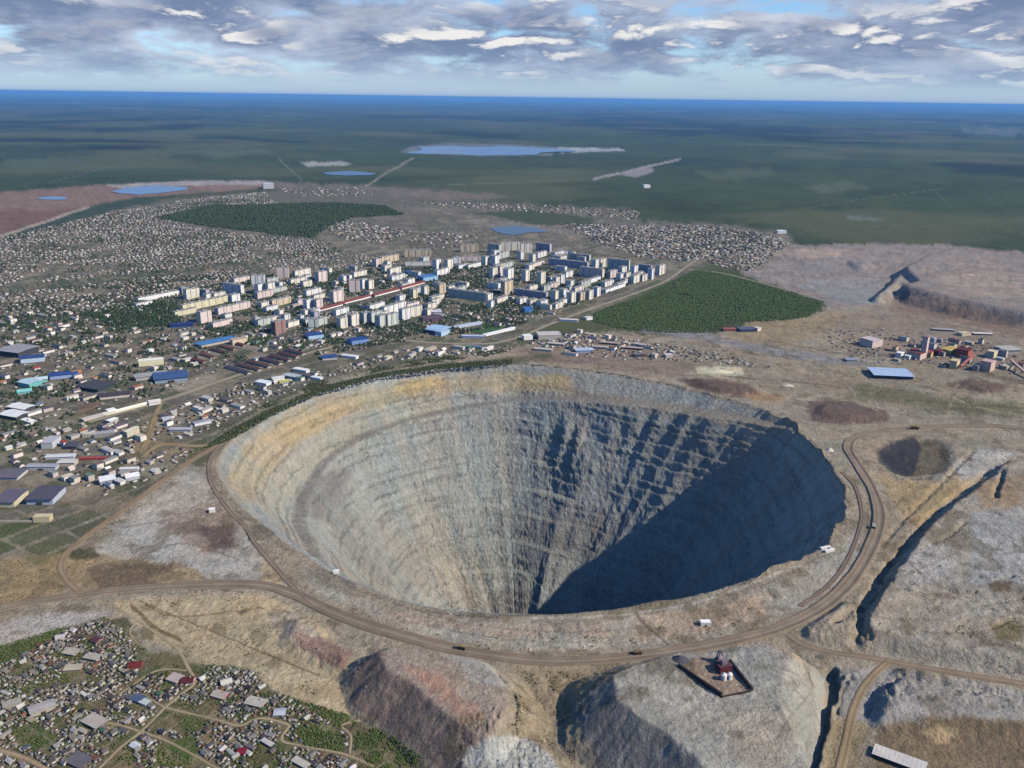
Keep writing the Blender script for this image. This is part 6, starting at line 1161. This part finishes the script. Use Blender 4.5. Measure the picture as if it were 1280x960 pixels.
rock_mass('boulders', 'loose boulders and rubble strewn over the heaps and bare mining ground', [
    ([(575, 930), (655, 915), (700, 950), (720, 990), (560, 990)], 528, None), ([(432, 845), (476, 812), (600, 826), (640, 870), (600, 960), (500, 930)], 297, clump(16, .0, 650)), ([(1050, 835), (1280, 868), (1280, 905), (1100, 910), (1040, 960)], 594, clump(14, -.1, 651)),
    ([(1000, 770), (1090, 740), (1090, 830), (1010, 830)], 231, None), ([(1082, 800), (1108, 735), (1165, 655), (1262, 575), (1280, 600), (1280, 850)], 726, clump(22, .05, 652)), ([(712, 885), (768, 842), (1030, 848), (1010, 970), (800, 970)], 297, clump(18, .1, 653)), ([(640, 840), (750, 835), (715, 960), (640, 940)], 297, clump(14, 0, 654)),
    ([(300, 650), (420, 740), (620, 780), (880, 762), (1050, 690), (1075, 700), (900, 795), (640, 815), (400, 745)], 495, clump(15, .1, 655)), ([(140, 640), (280, 600), (340, 720), (160, 710)], 330, clump(16, .05, 656)), ([(150, 752), (330, 742), (430, 840), (340, 850)], 231, clump(15, .1, 657)), ([(930, 320), (1280, 320), (1280, 385), (960, 345)], 495, clump(50, 0, 658))], R5, 0.3, 1.25, (170, 160, 146), 3.0)

# ------------------------------------------------------------------ special things
def root(name, cat, label, x, y, ang=0.0, z=None, group=None):
    o = bpy.data.objects.new(name, None); COL.objects.link(o); o.location = (x, y, zt(x, y) if z is None else z); o.rotation_euler = (0, 0, ang); o['category'] = cat; o['label'] = label
    if group: o['group'] = group
    return o
def part(name, geo, rgb, parent, mat=None):
    q = link(name, me_simple(name, *geo, mat or M_WALL), None, parent); q.color = (*lin(rgb), 1); return q
def cyl(r0, r1, z0, z1, n=14, cx=0.0, cy=0.0, axis='z'):
    V = []
    for r, z in ((r0, z0), (r1, z1)):
        for i in range(n):
            a = 2 * math.pi * i / n; u, v = r * math.cos(a), r * math.sin(a)
            V.append((cx + u, cy + v, z) if axis == 'z' else (cx + u, z, cy + v))
    Fc = [(i, (i + 1) % n, n + (i + 1) % n, n + i) for i in range(n)] + [tuple(range(n))[::-1], tuple(range(n, 2 * n))]
    return V, (Fc if axis == 'z' else [f[::-1] for f in Fc])
def bar(p, q, w):
    p, q = np.array(p, float), np.array(q, float); d = q - p; d /= np.linalg.norm(d); s = np.cross(d, (0, 0, 1)); s = s if np.linalg.norm(s) > .01 else np.array([1., 0, 0]); s /= np.linalg.norm(s); t = np.cross(d, s); V = []
    for e in (p, q):
        for a, b in ((-1, -1), (1, -1), (1, 1), (-1, 1)): V.append(tuple(e + (s * a + t * b) * w / 2))
    return V, [(0, 1, 5, 4), (1, 2, 6, 5), (2, 3, 7, 6), (3, 0, 4, 7), (3, 2, 1, 0), (4, 5, 6, 7)]

# walled compound on the grey heap
HC = 42.0
def heap_pt(px, py): g = ground_at(px, py, HC); return np.array([g[0], g[1]])
def wall_run(px0, px1, h, w, rgb, label):
    a, b = heap_pt(*px0), heap_pt(*px1); L = np.linalg.norm(b - a); n = max(3, int(L / 6)); d = (b - a) / L; ang = math.atan2(d[1], d[0]); m = (a + b) / 2
    z = min(zt(*(a + (b - a) * t)) for t in (0, .5, 1)); o = root('compound_wall', 'wall', label, m[0], m[1], ang, z)
    for i in range(n):
        u0 = -L / 2 + L * i / n; part('panel', box(u0 + .12, u0 + L / n - .12, -w / 2, w / 2, -2, h), rgb, o, M_PANEL); part('post', box(u0 - .12, u0 + .118, -w / 2 - .1, w / 2 + .1, -2, h + .3), (60, 54, 52), o, M_PANEL)
wall_run((848, 834), (902, 871), 4.5, 2.2, (44, 40, 40), 'dark wall along the left side of the compound on the grey heap')
wall_run((902, 872), (939, 864), 2.0, 1.2, (70, 62, 58), 'low brown wall along the near side of the compound')
wall_run((940, 863), (912, 827), 4.5, 2.2, (46, 40, 40), 'dark wall along the right side of the compound')
p = heap_pt(904, 838); o = root('drill_plant', 'plant', 'dark red drilling house standing inside the compound on the heap', p[0], p[1], math.radians(20))
part('wall', box(-7, 7, -5, 5, -2, 8), (96, 34, 38), o); r = part('roof', box(-7.4, 7.4, -5.4, 5.4, 8.003, 8.8), (88, 60, 66), o, M_ROOF); part('roof_hut', box(-3, 3, -2, 3, 8.803, 13), (130, 110, 116), r); part('stack', cyl(.7, .6, 8.803, 17, 10, 5, 3), (150, 140, 140), r)
part('door', box(-1.5, 1.5, -5.08, -5.003, 0, 3.5), (50, 40, 40), o)
p = heap_pt(899, 829); o = root('drilling_rig', 'rig', 'grey steel drilling frame behind the dark red house', p[0], p[1], math.radians(20))
for sx_ in (-3, 3):
    for sy_ in (-3, 3): part('leg', bar((sx_, sy_, -1), (sx_ * .5, sy_ * .5, 13), .8), (120, 112, 116), o)
part('deck', box(-4, 4, -4, 4, 5, 5.8), (120, 108, 112), o); part('cabin', box(-2.6, 2.6, -2.6, 2.6, 5.803, 10), (168, 150, 156), o); part('crown', box(-2, 2, -2, 2, 13.002, 14.5), (90, 82, 86), o)
for k, (a, b) in enumerate(((904.5, 849), (911.5, 848))):
    p = heap_pt(a, b); o = root('silo', 'silo', ('left' if k == 0 else 'right') + ' one of two white round tanks beside the dark red drilling house', p[0], p[1]); part('tank', cyl(3.0, 3.0, -1, 6.5), (232, 222, 214), o); part('cap', cyl(3.2, .6, 6.503, 8.6), (226, 214, 206), o, M_ROOF)
# dark pile beside the compound
def pile(name, px, py, rx, ry, h, rgb, label, cat, seed, z0=None):
    x, y, z = spot(px, py) if z0 is None else (*heap_pt(px, py), z0); n, m = 26, 8; V = [(0, 0, h)]; Fc = []
    for j in range(1, m + 1):
        for i in range(n):
            a = 2 * math.pi * i / n; t = j / m; w = 1 + .16 * float(fbm(np.array([math.cos(a) * 2]), np.array([math.sin(a) * 2]), seed, 3)[0]); V.append((rx * t * w * math.cos(a), ry * t * w * math.sin(a), h * (1 - t) ** 1.15 - (1.0 if j == m else 0)))
    for i in range(n): Fc.append((0, 1 + i, 1 + (i + 1) % n))
    for j in range(m - 1):
        for i in range(n): Fc.append((1 + j * n + i, 1 + (j + 1) * n + i, 1 + (j + 1) * n + (i + 1) % n, 1 + j * n + (i + 1) % n))
    me = me_simple(name, V, Fc, M_PANEL); me.polygons.foreach_set('use_smooth', np.ones(len(Fc), bool)); q = link(name, me, None); q.location = (x, y, z); q.color = (*lin(rgb), 1); q['label'] = label; q['category'] = cat
pile('spoil_pile', 850, 825, 11, 9, 6, (74, 74, 80), 'dark pile of spoil at the upper left corner of the compound', 'pile', 5, HC)
pile('sand_pile', 899, 465, 38, 14, 7, (206, 200, 168), 'long pale sand pile beyond the far crest of the pit', 'pile', 6)
pile('gravel_pile', 985, 482, 14, 9, 5, (196, 186, 170), 'small whitish gravel pile right of the pit', 'pile', 7)
pile('lime_dome', 1037, 563, 8, 7, 6, (206, 196, 182), 'pale dome-shaped heap at the bend of the haul road', 'pile', 8)
# U-shaped shelter on the right crest
x, y, z = spot(1034, 688); o = root('rim_shelter', 'shelter', 'white U-shaped shelter standing on the right crest of the pit', x, y, math.radians(24))
part('wing', box(-8, 8, -6, -2.5, -1, 3.2), (226, 222, 214), o); part('wing', box(-8, 8, 2.5, 6, -1, 3.2), (226, 222, 214), o); part('back', box(4.5, 8, -2.497, 2.497, -1, 3.1), (214, 208, 200), o)
for yy in ((-6.2, -2.3), (2.3, 6.2)): part('roof', box(-8.2, 8.2, *yy, 3.203, 3.6), (232, 230, 224), o, M_ROOF)
# shaft tower, silo and conveyor of the ore plant
x, y, z = spot(1154, 447); o = root('shaft_tower', 'tower', 'tall slim pinkish shaft tower of the ore plant', x, y, math.radians(45))
part('shaft', box(-6, 6, -6, 6, -2, 48), (226, 196, 184), o); part('head', box(-6.6, 6.6, -6.6, 6.6, 48.003, 54), (214, 184, 172), o); part('cap', box(-7, 7, -7, 7, 54.003, 55), (150, 120, 116), o, M_ROOF)
for k in range(4): part('band', box(-6.08, 6.08, -6.08, 6.08, 8 + 10 * k, 9 + 10 * k), (196, 160, 150), o)
x, y, z = spot(1165, 434); o = root('silo', 'silo', 'grey round silo behind the shaft tower', x, y); part('tank', cyl(7, 7, -2, 24, 18), (176, 180, 188), o); part('cap', cyl(7.3, 2, 24.003, 28, 18), (160, 164, 172), o, M_ROOF)
x, y, z = spot(1168, 445); o = root('plant_annex', 'plant', 'dark red block between the shaft tower and the yellow hall', x + 12, y + 10, math.radians(40)); part('wall', box(-14, 14, -9, 9, -2, 13), (110, 52, 52), o); part('roof', box(-14.4, 14.4, -9.4, 9.4, 13.003, 14), (96, 40, 44), o, M_ROOF)
x, y, z = spot(1262, 458); x2, y2, z2 = spot(1292, 478); o = root('conveyor', 'conveyor', 'pinkish sloping conveyor gallery running off the right edge', x, y, 0.0); dx, dy = x2 - x, y2 - y
part('gallery', bar((0, 0, 16), (dx, dy, 5), 4.5), (214, 176, 160), o)
for t in (.25, .5, .75, .95): part('trestle', bar((dx * t, dy * t, -1), (dx * t, dy * t, 13.2 - 11 * t), 1.4), (120, 100, 96), o)
x, y, z = spot(1216, 452); x2, y2, z2 = spot(1200, 462); o = root('conveyor', 'conveyor', 'short reddish conveyor between the red hall and the cream block', x, y, 0.0); dx, dy = x2 - x, y2 - y
part('gallery', bar((0, 0, 18), (dx, dy, 9), 4.0), (176, 110, 96), o)
for t in (.3, .7): part('trestle', bar((dx * t, dy * t, -1), (dx * t, dy * t, 15.6 - 9 * t), 1.2), (110, 90, 86), o)
# stadium field
w = W2([(584, 414), (606, 406), (632, 408), (609, 419)]); me = bpy.data.meshes.new('sports_field'); me.from_pydata([(a, b, zt(a, b) + 1.2) for a, b in w] + [(a, b, zt(a, b) - 2) for a, b in w], [], [(0, 1, 2, 3), (1, 0, 4, 5), (2, 1, 5, 6), (3, 2, 6, 7), (0, 3, 7, 4)]); me.update()
link('sports_field', me, flat_mat('turf', (62, 92, 52), .95), kind='structure', label='green playing field of the stadium')
# dump trucks on the haul roads
def truck(px, py, ang, label, body=(150, 120, 60), s=1.0):
    x, y, z = spot(px, py); o = root('dump_truck', 'truck', label, x, y, math.radians(ang), z + .9, 'dump trucks on the mine roads'); o.scale = (s, s, s)
    part('chassis', box(-4.6, 4.4, -1.3, 1.3, 1.1, 1.8), (60, 56, 54), o, M_PANEL)
    V = [(-4.8, -1.9, 2.3), (2.2, -1.9, 1.9), (2.2, 1.9, 1.9), (-4.8, 1.9, 2.3), (-5.4, -2.3, 4.2), (2.8, -2.3, 4.6), (2.8, 2.3, 4.6), (-5.4, 2.3, 4.2)]; bed = part('bed', (V, [(0, 3, 2, 1), (4, 5, 6, 7), (0, 1, 5, 4), (1, 2, 6, 5), (2, 3, 7, 6), (3, 0, 4, 7)]), body, o); part('load', cyl(2.0, .6, 4.3, 5.3, 8, -1.2, 0), (120, 108, 94), bed)
    cab = part('cab', box(2.9, 4.9, -1.7, 1.7, 1.803, 4.2), body, o); part('windscreen', box(4.903, 4.95, -1.5, 1.5, 3.0, 4.0), (40, 50, 60), cab, M_PANEL)
    for wx in (-3.2, -1.4, 3.4):
        for wy in (-1, 1): part('wheel', cyl(1.1, 1.1, 1.32 * wy if wy > 0 else -2.1, 2.1 if wy > 0 else -1.32, 12, wx, 1.05, 'y'), (36, 34, 34), o, M_PANEL)
truck(1143, 537, 172, 'yellow brown dump truck at the top of the dark mound by the haul road', s=1.5)
truck(797, 818, 8, 'dump truck on the haul road nearest the viewer', (120, 104, 84))
truck(577, 812, -14, 'dump truck on the haul road above the reddish heap', (150, 128, 90))
truck(1092, 660, 72, 'pale dump truck on the right bend of the haul road', (190, 180, 160))

# ------------------------------------------------------------------ labels: say which one
KINDW = {'apartment': 'apartment'}
by = {}
for o, look, cat, px, zone in THINGS: by.setdefault((look, zone), []).append((px[0], o))
def art(w): return w
for (look, zone), lst in by.items():
    lst.sort(key=lambda t: t[0]); n = len(lst)
    for k, (_, o) in enumerate(lst):
        if o['category'] == 'apartment block':
            words = look.split(); base = look if 'block' in look or 'slab' in look else look + ' block'
            lb = f'{base} {zone}'
        else: lb = f'{look} {zone}'
        if n > 1: lb += f', {ORD[k] if k < len(ORD) else "last"} from left'
        o['label'] = lb
bad = [o['label'] for o, *_ in THINGS if not 4 <= len(o['label'].split()) <= 16]
if bad: print('LABELS', len(bad), bad[:5])
